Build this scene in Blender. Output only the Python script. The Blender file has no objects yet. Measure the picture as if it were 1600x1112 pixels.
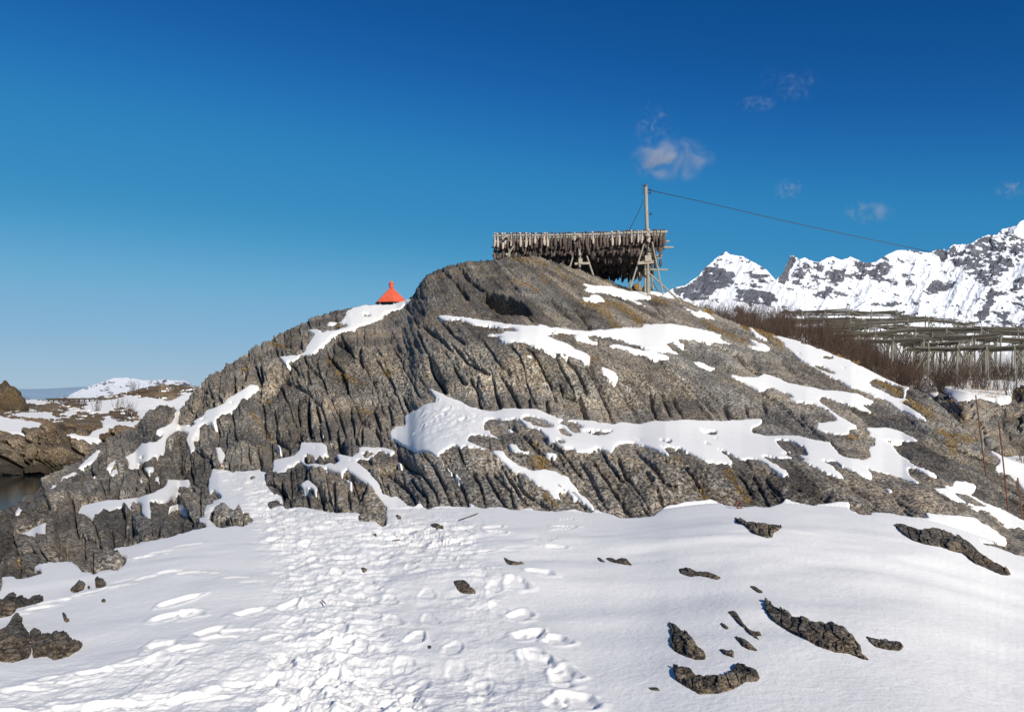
import bpy, bmesh, math, random
import numpy as np
from mathutils import Vector, Matrix
random.seed(7); RNG = np.random.default_rng(7)
S = bpy.context.scene
COL = S.collection
# ------------------------------------------------------------------ camera
F = 1244.0; HV = 620.0                       # focal length and horizon row, in photo pixels (1600 wide)
cam = bpy.data.cameras.new('camera'); co = bpy.data.objects.new('camera', cam); COL.objects.link(co)
cam.sensor_fit = 'HORIZONTAL'; cam.sensor_width = 36.0; cam.lens = 36.0*F/1600.0
cam.shift_y = (HV-556.0)/1600.0
cam.clip_start = 0.1; cam.clip_end = 90000.0
co.location = (0, 0, 0); co.rotation_euler = (math.radians(90), 0, 0)
S.camera = co
# ------------------------------------------------------------------ light
SUN_EL = math.radians(27); SUN_AZ = math.radians(148)     # azimuth clockwise from +Y (the view direction)
w = bpy.data.worlds.new('World'); S.world = w; w.use_nodes = True
nt = w.node_tree; nt.nodes.clear()
wo = nt.nodes.new('ShaderNodeOutputWorld'); bg = nt.nodes.new('ShaderNodeBackground')
sky = nt.nodes.new('ShaderNodeTexSky'); sky.sky_type = 'NISHITA'; sky.sun_disc = False
sky.sun_elevation = SUN_EL; sky.sun_rotation = SUN_AZ
sky.air_density = 0.8; sky.dust_density = 0.0; sky.ozone_density = 5.0; sky.altitude = 0
# the photograph's clear, polarised-looking northern sky: a tone curve on the sky's own radiance, no direction involved
def vmul(src, f):
    m = nt.nodes.new('ShaderNodeVectorMath'); m.operation = 'SCALE'; m.inputs['Scale'].default_value = f
    nt.links.new(src, m.inputs[0]); return m.outputs[0]
cv = nt.nodes.new('ShaderNodeRGBCurve'); cm = cv.mapping; cm.use_clip = True; cm.clip_max_x = 3.0; cm.clip_max_y = 1.5
for ch, pts in enumerate([[(0,0),(.077,.006),(.132,.028),(.19,.055),(.25,.118),(.33,.185),(.45,.245),(.83,.37),(3,.6)],
                          [(0,0),(.156,.083),(.235,.178),(.262,.215),(.35,.268),(.44,.342),(.53,.40),(.73,.45),(1.02,.515),(3,.7)],
                          [(0,0),(.31,.27),(.45,.44),(.51,.485),(.70,.545),(.85,.62),(1.0,.65),(3,.8)]]):
    c_ = cm.curves[ch]
    while len(c_.points) < len(pts): c_.points.new(0.5, 0.5)
    for p_, (x_, y_) in zip(c_.points, pts): p_.location = (x_, y_); p_.handle_type = 'AUTO'
cm.update()
nt.links.new(vmul(sky.outputs[0], 0.1), cv.inputs['Color']); nt.links.new(vmul(cv.outputs['Color'], 10.0), bg.inputs['Color'])
bg.inputs['Strength'].default_value = 0.10
nt.links.new(bg.outputs[0], wo.inputs['Surface'])
sl = bpy.data.lights.new('sun', 'SUN'); so = bpy.data.objects.new('sun', sl); COL.objects.link(so)
sl.energy = 4.75; sl.angle = math.radians(0.5); sl.color = (1.0, 0.95, 0.87)
sd = Vector((math.sin(SUN_AZ)*math.cos(SUN_EL), math.cos(SUN_AZ)*math.cos(SUN_EL), math.sin(SUN_EL)))
so.rotation_euler = sd.to_track_quat('Z', 'Y').to_euler()
S.view_settings.view_transform = 'Standard'; S.view_settings.look = 'None'
S.view_settings.exposure = 0.0; S.view_settings.gamma = 1.0
S.cycles.volume_step_rate = 4.0; S.cycles.volume_max_steps = 64
S.cycles.max_bounces = 6; S.cycles.diffuse_bounces = 3; S.cycles.volume_bounces = 1
# ------------------------------------------------------------------ helpers
def at(u, v, D):
    return Vector(((u-800.0)/F*D, D, (HV-v)/F*D))
def tag(o, label=None, cat=None, group=None, kind=None):
    if label: o['label'] = label
    if cat: o['category'] = cat
    if group: o['group'] = group
    if kind: o['kind'] = kind
    return o
def obj(name, me, mat=None, parent=None):
    o = bpy.data.objects.new(name, me); COL.objects.link(o)
    if mat is not None and not me.materials: me.materials.append(mat)
    if parent is not None: o.parent = parent
    return o
def empty(name, loc, rz=0.0):
    o = bpy.data.objects.new(name, None); COL.objects.link(o)
    o.location = loc; o.rotation_euler = (0, 0, rz); o.empty_display_size = 0.2
    return o
class MB:
    def __init__(s): s.v = []; s.f = []
    def add(s, vs, fs):
        n = len(s.v); s.v += [tuple(p) for p in vs]; s.f += [tuple(i+n for i in f) for f in fs]
    def tube(s, pts, rad, n=6, cap=True):
        pts = [Vector(p) for p in pts]; vs = []; fs = []
        if not hasattr(rad, '__len__'): rad = [rad]*len(pts)
        for i, p in enumerate(pts):
            d = (pts[min(i+1, len(pts)-1)]-pts[max(i-1, 0)]).normalized()
            a = d.cross(Vector((0, 0, 1)) if abs(d.z) < 0.9 else Vector((1, 0, 0))).normalized(); b = d.cross(a)
            for k in range(n):
                t = 2*math.pi*k/n; vs.append(p+(a*math.cos(t)+b*math.sin(t))*rad[i])
        for i in range(len(pts)-1):
            for k in range(n):
                k2 = (k+1) % n; fs.append((i*n+k, i*n+k2, (i+1)*n+k2, (i+1)*n+k))
        if cap: fs.append(tuple(range(n))[::-1]); fs.append(tuple(range((len(pts)-1)*n, len(pts)*n)))
        s.add(vs, fs)
    def box(s, c, size, rot=None):
        hx, hy, hz = [k/2 for k in size]; vs = []
        for x in (-hx, hx):
            for y in (-hy, hy):
                for z in (-hz, hz):
                    p = Vector((x, y, z))
                    if rot is not None: p = rot @ p
                    vs.append(p+Vector(c))
        s.add(vs, [(0,1,3,2),(4,6,7,5),(0,4,5,1),(2,3,7,6),(0,2,6,4),(1,5,7,3)])
    def mesh(s, name, smooth=False):
        me = bpy.data.meshes.new(name); me.from_pydata(s.v, [], s.f); me.update()
        if smooth: me.polygons.foreach_set('use_smooth', [True]*len(me.polygons))
        return me
    def build(s, name, mat, parent=None, smooth=False):
        return obj(name, s.mesh(name, smooth), mat, parent)
def np_mesh(name, V, Fq, attrs=None, smooth=True):
    me = bpy.data.meshes.new(name)
    V = np.ascontiguousarray(V, dtype=np.float32); Fq = np.ascontiguousarray(Fq, dtype=np.int32)
    me.vertices.add(len(V)); me.vertices.foreach_set('co', V.ravel())
    k = Fq.shape[1]
    me.loops.add(Fq.size); me.loops.foreach_set('vertex_index', Fq.ravel())
    me.polygons.add(len(Fq)); me.polygons.foreach_set('loop_start', np.arange(0, Fq.size, k, dtype=np.int32))
    me.polygons.foreach_set('loop_total', np.full(len(Fq), k, dtype=np.int32))
    if smooth: me.polygons.foreach_set('use_smooth', np.ones(len(Fq), dtype=bool))
    me.update(calc_edges=True)
    for nm, a in (attrs or {}).items():
        at_ = me.attributes.new(nm, 'FLOAT', 'POINT'); at_.data.foreach_set('value', np.ascontiguousarray(a, dtype=np.float32))
    return me
def grid_mesh(name, P, keep=None, attrs=None, smooth=True):
    """P (R,C,3); keep (R,C) bool says which vertices matter; a quad stays when any corner is kept"""
    R, C = P.shape[:2]
    idx = np.arange(R*C).reshape(R, C)
    q = np.stack([idx[:-1,:-1], idx[:-1,1:], idx[1:,1:], idx[1:,:-1]], -1).reshape(-1, 4)
    if keep is not None:
        k = keep.ravel(); q = q[k[q].any(axis=1)]
        used = np.zeros(R*C, bool); used[q.ravel()] = True
        remap = np.cumsum(used)-1
        q = remap[q]; V = P.reshape(-1, 3)[used]
        attrs = {n: a.ravel()[used] for n, a in (attrs or {}).items()}
    else:
        V = P.reshape(-1, 3); attrs = {n: a.ravel() for n, a in (attrs or {}).items()}
    return np_mesh(name, V, q, attrs, smooth)
# noise
def _h(ix, iy, iz, seed):
    h = (ix.astype(np.uint32)*np.uint32(374761393)) ^ (iy.astype(np.uint32)*np.uint32(668265263)) ^ (iz.astype(np.uint32)*np.uint32(2246822519)) ^ np.uint32(seed*2654435761 % 4294967296)
    h = (h ^ (h >> np.uint32(13)))*np.uint32(1274126177)
    h = (h ^ (h >> np.uint32(16)))*np.uint32(2246822519)
    h = h ^ (h >> np.uint32(15))
    return h
def _hf(ix, iy, iz, seed):
    return (_h(ix, iy, iz, seed) & np.uint32(0xffffff)).astype(np.float32)/np.float32(16777215.0)
def vn2(x, y, seed=0):
    x = np.asarray(x, dtype=np.float64); y = np.asarray(y, dtype=np.float64)
    x0 = np.floor(x); y0 = np.floor(y); fx = (x-x0).astype(np.float32); fy = (y-y0).astype(np.float32)
    ix = x0.astype(np.int64); iy = y0.astype(np.int64); z = np.zeros_like(ix)
    fx = fx*fx*fx*(fx*(fx*6-15)+10); fy = fy*fy*fy*(fy*(fy*6-15)+10)
    a = _hf(ix, iy, z, seed); b = _hf(ix+1, iy, z, seed); c = _hf(ix, iy+1, z, seed); d = _hf(ix+1, iy+1, z, seed)
    return (a+(b-a)*fx+(c-a)*fy+(a-b-c+d)*fx*fy)*2-1
def fbm(x, y, seed=0, octv=5, gain=0.5, lac=2.03):
    s = 0; a = 1.0; t = 0
    for i in range(octv):
        s = s+a*vn2(x*lac**i+i*17.3, y*lac**i-i*9.1, seed+i); t += a; a *= gain
    return s/t
def ridged(x, y, seed=0, octv=5, gain=0.55):
    s = 0; a = 1.0; t = 0
    for i in range(octv):
        s = s+a*(1-2*np.abs(vn2(x*2.07**i+i*7.7, y*2.07**i+i*3.3, seed+i))); t += a; a *= gain
    return s/t
def worley(x, y, seed=0, jit=0.9):
    x0 = np.floor(x).astype(np.int64); y0 = np.floor(y).astype(np.int64)
    f1 = np.full(x.shape, 9.0, np.float32); f2 = f1.copy(); idv = np.zeros(x.shape, np.float32)
    tx = np.zeros(x.shape, np.float32); ty = tx.copy()
    z = np.zeros_like(x0)
    for dy in (-1, 0, 1):
        for dx in (-1, 0, 1):
            cx = x0+dx; cy = y0+dy
            px = cx+0.5+(_hf(cx, cy, z, seed)-0.5)*jit; py = cy+0.5+(_hf(cx, cy, z+1, seed)-0.5)*jit
            ddx = (x-px).astype(np.float32); ddy = (y-py).astype(np.float32)
            d = np.sqrt(ddx*ddx+ddy*ddy)
            r = _hf(cx, cy, z+2, seed)
            nearer = d < f1
            f2 = np.where(nearer, f1, np.minimum(f2, d))
            idv = np.where(nearer, r, idv); tx = np.where(nearer, ddx, tx); ty = np.where(nearer, ddy, ty)
            f1 = np.where(nearer, d, f1)
    return f1, f2, idv, tx, ty
def sst(a, b, x):
    t = np.clip((x-a)/(b-a), 0, 1); return t*t*(3-2*t)
def blur1(a, sig, axis):
    if sig <= 0: return a
    r = int(max(1, round(sig*3))); k = np.exp(-0.5*(np.arange(-r, r+1)/sig)**2); k /= k.sum()
    pad = [(0, 0)]*a.ndim; pad[axis] = (r, r); b = np.pad(a, pad, mode='edge')
    out = np.zeros_like(a, dtype=np.float32); n = a.shape[axis]
    for i, kk in enumerate(k):
        sl_ = [slice(None)]*a.ndim; sl_[axis] = slice(i, i+n); out += np.float32(kk)*b[tuple(sl_)]
    return out
def blur(a, sy, sx=None):
    sx = sy if sx is None else sx
    return blur1(blur1(a.astype(np.float32), sy, 0), sx, 1)
def fill(mask, poly, val, u0, v0):
    p = np.array(poly, float); p[:, 0] -= u0; p[:, 1] -= v0
    H, W = mask.shape
    xa, xb = int(max(0, p[:, 0].min()-1)), int(min(W, p[:, 0].max()+2)); ya, yb = int(max(0, p[:, 1].min()-1)), int(min(H, p[:, 1].max()+2))
    if xa >= xb or ya >= yb: return
    X, Y = np.meshgrid(np.arange(xa, xb)+0.0, np.arange(ya, yb)+0.0)
    ins = np.zeros(X.shape, bool); n = len(p)
    for i in range(n):
        x1, y1 = p[i]; x2, y2 = p[(i+1) % n]
        if y1 == y2: continue
        c = ((y1 > Y) != (y2 > Y)) & (X < (x2-x1)*(Y-y1)/(y2-y1)+x1)
        ins ^= c
    sub = mask[ya:yb, xa:xb]; sub[ins] = val
def samp(R, u, v, u0, v0):
    H, W = R.shape
    x = np.clip(u-u0, 0, W-1.001); y = np.clip(v-v0, 0, H-1.001)
    ix = x.astype(np.int64); iy = y.astype(np.int64); fx = (x-ix).astype(np.float32); fy = (y-iy).astype(np.float32)
    return (R[iy, ix]*(1-fx)*(1-fy)+R[iy, ix+1]*fx*(1-fy)+R[iy+1, ix]*(1-fx)*fy+R[iy+1, ix+1]*fx*fy)
def pl(u, pts, sm=0):
    a = np.array(pts, float)
    if sm: return sum(np.interp(u+o, a[:, 0], a[:, 1]) for o in np.linspace(-sm, sm, 9))/9
    return np.interp(u, a[:, 0], a[:, 1])
# ------------------------------------------------------------------ materials
class NT:
    def __init__(s, name):
        s.m = bpy.data.materials.new(name); s.m.use_nodes = True; s.t = s.m.node_tree
        s.b = s.t.nodes['Principled BSDF']; s.o = s.t.nodes['Material Output']
        s.tc = s.t.nodes.new('ShaderNodeTexCoord').outputs['Object']
    def n(s, ty, **kw):
        nd = s.t.nodes.new(ty)
        for k, v in kw.items(): setattr(nd, k, v)
        return nd
    def l(s, a, b): s.t.links.new(a, b)
    def noise(s, scale, detail=6, rough=0.6, vec=None, dist=0.0):
        nd = s.n('ShaderNodeTexNoise'); nd.inputs['Scale'].default_value = scale; nd.inputs['Detail'].default_value = detail
        nd.inputs['Roughness'].default_value = rough; nd.inputs['Distortion'].default_value = dist
        s.l(vec if vec is not None else s.tc, nd.inputs['Vector']); return nd.outputs['Fac']
    def ramp(s, fac, stops):
        r = s.n('ShaderNodeValToRGB'); e = r.color_ramp.elements
        while len(e) < len(stops): e.new(0.5)
        for k, (p, c) in zip(e, stops):
            k.position = p; k.color = (c[0], c[1], c[2], 1) if hasattr(c, '__len__') else (c, c, c, 1)
        s.l(fac, r.inputs[0]); return r.outputs['Color']
    def mix(s, fac, a, b, mode='MIX'):
        m = s.n('ShaderNodeMix', data_type='RGBA', blend_type=mode)
        for sock, x in ((m.inputs[0], fac), (m.inputs[6], a), (m.inputs[7], b)):
            if hasattr(x, 'is_output'): s.l(x, sock)
            elif hasattr(x, '__len__'): sock.default_value = (x[0], x[1], x[2], 1)
            else: sock.default_value = x
        return m.outputs[2]
    def attr(s, name): return s.n('ShaderNodeAttribute', attribute_name=name).outputs['Fac']
    def bump(s, h, strength, dist):
        b = s.n('ShaderNodeBump'); b.inputs['Strength'].default_value = strength; b.inputs['Distance'].default_value = dist
        s.l(h, b.inputs['Height']); s.l(b.outputs[0], s.b.inputs['Normal'])
    def mapping(s, sc, rot=(0, 0, 0)):
        m = s.n('ShaderNodeMapping'); m.inputs['Scale'].default_value = sc; m.inputs['Rotation'].default_value = rot
        s.l(s.tc, m.inputs['Vector']); return m.outputs[0]
def simple(name, col, rough=0.7, var=0.25, scale=6.0, metal=0.0, stretch=None, bump=0.0):
    k = NT(name); vec = k.mapping(stretch) if stretch else None
    f = k.noise(scale, 5, 0.65, vec)
    lo = [c*(1-var) for c in col]; hi = [min(1, c*(1+var)) for c in col]
    k.l(k.ramp(f, [(0.3, lo), (0.7, hi)]), k.b.inputs['Base Color'])
    k.b.inputs['Roughness'].default_value = rough; k.b.inputs['Metallic'].default_value = metal
    if bump: k.bump(f, 0.5, bump)
    return k.m
def rock_material(name, scale=1.0, tint=(1, 1, 1), warm=0.35, light=1.0):
    k = NT(name)
    T = lambda c: [x*light*t for x, t in zip(c, tint)]
    big = k.noise(0.55*scale, 5, 0.6); mid = k.noise(3.2*scale, 6, 0.62); fine = k.noise(15*scale, 5, 0.72); sp = k.noise(48*scale, 3, 0.6)
    base = k.ramp(fine, [(0.385, T((0.022, 0.021, 0.019))), (0.455, T((0.105, 0.097, 0.085))), (0.52, T((0.210, 0.195, 0.172))), (0.60, T((0.42, 0.395, 0.355)))])
    warmc = k.ramp(fine, [(0.40, T((0.040, 0.029, 0.019))), (0.5, T((0.155, 0.112, 0.072))), (0.60, T((0.34, 0.27, 0.19)))])
    zone = k.noise(0.23*scale, 4, 0.6)
    wsum = k.n('ShaderNodeMath', operation='ADD'); k.l(mid, wsum.inputs[0]); k.l(zone, wsum.inputs[1])
    whalf = k.n('ShaderNodeMath', operation='MULTIPLY'); whalf.inputs[1].default_value = 0.5; k.l(wsum.outputs[0], whalf.inputs[0])
    wf = k.ramp(whalf.outputs[0], [(0.455, 0.0), (0.54, min(1.0, warm*2.0))])
    c = k.mix(wf, base, warmc)
    gr = k.ramp(big, [(0.40, (0.62, 0.63, 0.65)), (0.50, (1, 1, 1)), (0.60, (1.25, 1.2, 1.10))])
    c = k.mix(1.0, c, gr, 'MULTIPLY')
    dk = k.ramp(k.noise(5.5*scale, 7, 0.7, None, 0.6), [(0.38, 0.55), (0.50, 0.0)])
    c = k.mix(dk, c, T((0.045, 0.043, 0.040)))
    li = k.ramp(k.noise(8.5*scale, 6, 0.8, k.mapping((1.1, 1.3, 0.9))), [(0.62, 0.0), (0.66, 0.75)])
    c = k.mix(li, c, T((0.46, 0.45, 0.42)))
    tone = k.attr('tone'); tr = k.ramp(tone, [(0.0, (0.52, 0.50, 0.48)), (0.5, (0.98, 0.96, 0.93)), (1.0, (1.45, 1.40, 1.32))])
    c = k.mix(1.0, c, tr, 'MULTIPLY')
    ms = k.attr('moss')
    mc = k.ramp(k.noise(30*scale, 4, 0.7), [(0.35, (0.07, 0.045, 0.015)), (0.65, (0.36, 0.22, 0.06))])
    mfac = k.n('ShaderNodeMath', operation='MULTIPLY'); k.l(ms, mfac.inputs[0]); k.l(k.ramp(k.noise(7*scale, 6, 0.7), [(0.44, 0.0), (0.58, 1.0)]), mfac.inputs[1])
    c = k.mix(mfac.outputs[0], c, mc)
    wt = k.attr('wet'); c = k.mix(wt, c, T((0.030, 0.028, 0.024)))
    k.l(c, k.b.inputs['Base Color'])
    k.b.inputs['Roughness'].default_value = 0.85; k.b.inputs['Specular IOR Level'].default_value = 0.25
    add = k.n('ShaderNodeMath', operation='ADD'); k.l(fine, add.inputs[0]); k.l(mid, add.inputs[1])
    k.bump(add.outputs[0], 1.0, 0.09/scale)
    return k.m
def snow_material(name, fine=1.0):
    k = NT(name)
    f = k.noise(26*fine, 6, 0.7); g = k.noise(2.4*fine, 4, 0.5)
    c = k.ramp(g, [(0.3, (0.92, 0.885, 0.825)), (0.7, (0.965, 0.93, 0.865))])
    dirt = k.ramp(k.noise(70*fine, 3, 0.7), [(0.74, 0.0), (0.80, 0.25)])
    c = k.mix(dirt, c, (0.35, 0.32, 0.28))
    k.l(c, k.b.inputs['Base Color'])
    k.b.inputs['Roughness'].default_value = 0.75; k.b.inputs['Specular IOR Level'].default_value = 0.2
    k.bump(f, 0.55, 0.012/fine)
    return k.m
M_rock = rock_material('hill_rock', warm=0.26, light=1.6)
M_stone = rock_material('boulder_rock', 1.6, (1, 0.95, 0.89), 0.3, 1.0)
M_farrock = rock_material('shore_rock', 0.45, (1.08, 0.93, 0.74), 0.65, 1.3)
M_snow = snow_material('snow')
M_farsnow = snow_material('distant_snow', 0.3)
# ------------------------------------------------------------------ the rock hill and its snow
def A(*p): return [(0+x/5, 600+y/5) for x, y in p]
def B(*p): return [(300+x/5, 460+y/5) for x, y in p]
def C(*p): return [(300+x/5, 660+y/5) for x, y in p]
def Dp(*p): return [(600+x/5, 620+y/5) for x, y in p]
def E(*p): return [(900+x/5, 600+y/5) for x, y in p]
def Fp(*p): return [(660+x/5, 460+y/5) for x, y in p]
def G(*p): return [(900+x/5, 420+y/5) for x, y in p]
def H(*p): return [(1200+x/5, 500+y/5) for x, y in p]
def I(*p): return [(1200+x/4, 660+y/4) for x, y in p]
def J(*p): return [(x/5, 780+y/5) for x, y in p]
def K(*p): return [(x/5, 580+y/5) for x, y in p]
FG = ([(-200, 955), (0, 925)]+J((20,610),(120,600),(125,635),(325,590),(310,550),(255,535),(300,505),(500,490),(560,485),(620,540),(635,575),(720,580),(740,600),(775,565),(850,560),(915,575),(985,515),(980,450),(905,420),(885,380),(1000,370),(1100,335),(1200,325),(1450,265),(1500,240))
 + C((0,835),(130,825),(55,755),(95,750),(100,650),(165,635),(120,530),(130,440),(160,360),(245,375),(300,370),(310,405),(345,375),(420,378),(530,362),(545,390),(590,390),(620,385),(600,420),(650,400),(690,440),(690,560),(700,600),(700,640),(740,675),(800,660),(900,655),(960,680),(1050,695),(1130,710),(1260,700),(1340,720),(1300,740),(1310,780),(1440,770),(1480,825),(1515,810),(1520,700),(1600,690))
 + Dp((0,760),(70,790),(100,770),(190,850),(240,865),(280,820),(330,880),(430,850),(520,855),(680,870),(670,810),(715,860),(780,875),(900,855),(1020,890),(1140,870),(1160,885),(1310,900),(1480,880),(1600,910))
 + E((120,1010),(145,975),(200,1000),(330,1045),(480,1050),(590,1035),(650,990),(700,960),(850,920),(1010,905),(1045,895),(1150,945),(1300,965),(1500,965))
 + I((0,530),(90,500),(110,480),(170,500),(290,520),(300,508),(400,510),(440,488),(500,495),(520,520),(510,550),(560,575),(640,578),(645,555),(780,570),(900,590),(1010,605),(975,565),(1120,575),(1280,590),(1400,660),(1480,715),(1500,760),(1480,775),(1400,755),(1320,738),(1350,760),(1480,800),(1540,825),(1600,835))
 + [(1700, 885), (1800, 900), (1800, 1240), (-200, 1240)])
M1 = (Dp((45,270),(50,260),(100,235),(175,230),(160,150),(215,125),(300,65),(400,40),(410,0))+Fp((10,705),(60,735),(150,770),(210,800),(300,840),(360,870),(450,900),(600,915),(640,895),(800,890),(880,895),(960,925),(1100,975),(1250,980),(1340,985),(1430,1020),(1500,1015))
 + E((140,285),(230,325),(290,320),(350,290),(490,315),(600,290),(700,295),(860,272),(960,285),(1100,290),(1200,285),(1400,268),(1465,270),(1450,310),(1370,350),(1380,385),(1480,400),(1600,402))
 + I((80,82),(180,80),(300,110),(390,122),(430,180),(470,215),(600,235),(640,215),(625,155),(660,145),(665,110),(605,65),(640,75),(700,105),(770,140),(840,210),(920,268),(1000,298),(1060,332),(1055,352),(1000,330),(930,290),(860,285),(885,320),(930,360),(980,395),(900,370),(800,340),(700,310),(610,280),(640,310),(655,340),(580,325),(500,290),(420,245),(320,235),(400,270),(440,310),(480,355),(400,330),(330,300),(250,260),(180,225),(60,225),(0,205))
 + E((1445,562),(1520,600),(1600,670),(1520,640),(1450,600),(1360,580),(1300,590),(1210,555),(1150,520),(1095,512),(1180,560),(1220,610),(1220,640),(1190,625),(1090,615),(1040,600),(950,570),(820,505),(750,490),(655,480),(700,510),(745,555),(650,520),(560,485),(450,462),(350,460),(300,490),(280,540),(220,510),(150,490),(175,520),(130,510),(80,540),(0,530))
 + Dp((1480,410),(1400,400),(1340,355),(1290,330),(1220,250),(1120,230),(1050,170),(920,185),(880,170),(800,180),(780,205),(780,262),(840,260),(835,290),(890,310),(895,325),(790,300),(670,298),(645,345),(730,380),(640,375),(600,400),(560,370),(500,400),(440,440),(430,475),(350,430),(240,430),(150,380),(45,320)))
U1 = (Fp((110,165),(180,158),(300,175),(380,185),(430,195),(520,205),(600,225),(700,235),(900,245),(905,228),(1000,255),(1200,280),(1340,290),(1500,290),(1560,265))
 + G((0,480),(150,485),(300,490),(360,465),(510,465),(520,440),(650,430),(770,435),(900,455),(1050,490),(1160,520),(1110,525),(1150,560),(1270,595),(1060,570),(950,555),(780,545),(850,600),(850,635),(750,570),(700,590),(840,695),(750,650),(660,640),(600,640),(540,625),(400,565),(280,530),(130,515),(90,520),(100,550),(180,580),(175,595),(0,565))
 + Fp((1380,395),(1200,360),(1180,335),(1215,315),(1100,300),(960,315),(1050,360),(1150,390),(1200,430),(1290,465),(1325,490),(1305,520),(1230,510),(1100,460),(1000,415),(1090,470),(1000,440),(920,415),(800,375),(700,370),(710,385),(620,365),(580,350),(640,345),(600,330),(530,325),(450,308),(600,305),(640,290),(600,262),(560,250),(400,235),(300,205),(150,195)))
LANE = C((620,385),(640,295),(800,260),(845,215),(845,155),(1020,155),(1065,190),(1055,230),(1165,245),(1250,270),(1300,235),(1310,195),(1500,195),(1595,225),(1555,265),(1475,222),(1385,300),(1270,290),(1400,410),(1460,470),(1500,570),(1560,590),(1600,570),(1600,800),(1520,800),(1520,680),(1430,540),(1400,500),(1200,365),(1165,405),(1060,350),(990,375),(880,330),(850,300),(800,340),(770,345),(740,385),(660,400))
T1 = Dp((640,375),(720,380),(830,412),(930,430),(1000,500),(1090,550),(1160,575),(1260,560),(1340,580),(1450,640),(1510,720),(1515,750),(1600,800))+E((60,870),(130,940),(145,980),(120,975),(60,935),(0,895))+Dp((1480,800),(1410,720),(1360,740),(1390,800),(1310,780),(1290,740),(1200,690),(1080,590),(1000,575),(900,480),(840,420),(720,400),(650,400))
L1 = B((1020,235),(1080,210),(1160,215),(1190,185),(1210,130),(1270,105),(1340,90),(1430,85),(1560,80),(1740,30),(1700,60),(1600,120),(1520,140),(1450,200),(1350,240),(1200,290),(1110,320),(1060,380),(1010,410),(960,460),(880,535),(940,480),(850,480),(830,510),(770,520),(735,545),(680,485),(830,475),(885,450),(880,420),(930,350),(960,320),(890,275),(1000,280),(1070,270),(1050,230))
L2 = A((1500,310),(1400,320),(1388,300),(1410,210),(1380,200),(1350,250),(1370,240),(1340,310),(1270,340),(1180,350),(1270,370),(1275,410),(1230,455),(1100,465),(1080,500),(1060,530),(980,570),(900,590),(850,630),(830,665),(880,660),(930,620),(960,590),(1010,600),(1000,640),(1010,670),(1080,660),(1080,620),(1160,600),(1200,565),(1285,555),(1300,430),(1400,370),(1480,380),(1450,430),(1465,480),(1480,545),(1520,520),(1505,430),(1560,350))+B((60,1030),(140,1000),(180,1010),(200,960),(300,920),(370,870),(400,830),(460,800),(500,760),(540,715),(470,705),(400,740),(340,780),(290,815),(240,860),(180,885),(110,910),(90,950),(0,1000))
L15 = A((600,1020),(640,960),(770,915),(950,900),(1100,880),(1200,850),(1290,800),(1310,750),(1480,745),(1495,815),(1400,820),(1390,850),(1460,855),(1440,900),(1350,875),(1310,915),(1180,915),(1160,940),(1180,1000),(1170,1065),(1110,1010),(1100,940),(1050,930),(1040,1000),(1000,1000),(980,960),(920,970),(870,1000),(800,985),(740,1085),(690,1040),(650,1030))
U11 = H((0,110),(150,140),(300,180),(500,265),(650,320),(800,395),(900,440),(1050,490),(1110,520),(1080,552),(1050,655),(1150,710),(1220,760),(1245,795),(1150,755),(1000,685),(900,620),(750,560),(600,500),(450,420),(330,355),(250,320),(200,260),(110,200),(140,190),(60,140),(0,125))
U9 = G((1180,815),(1300,840),(1410,850),(1470,820),(1600,860))+H((150,490),(270,510),(420,540),(600,560),(720,585),(830,630),(800,655),(740,665),(820,730),(700,690),(560,640),(430,600),(390,630),(520,720),(640,800),(720,850),(640,855),(640,890),(540,895),(380,860),(390,800),(540,790),(520,750),(440,690),(350,650),(210,640),(130,610),(200,605),(150,570),(0,520))+G((1500,920),(1470,960),(1420,955),(1350,910),(1200,830))
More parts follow.
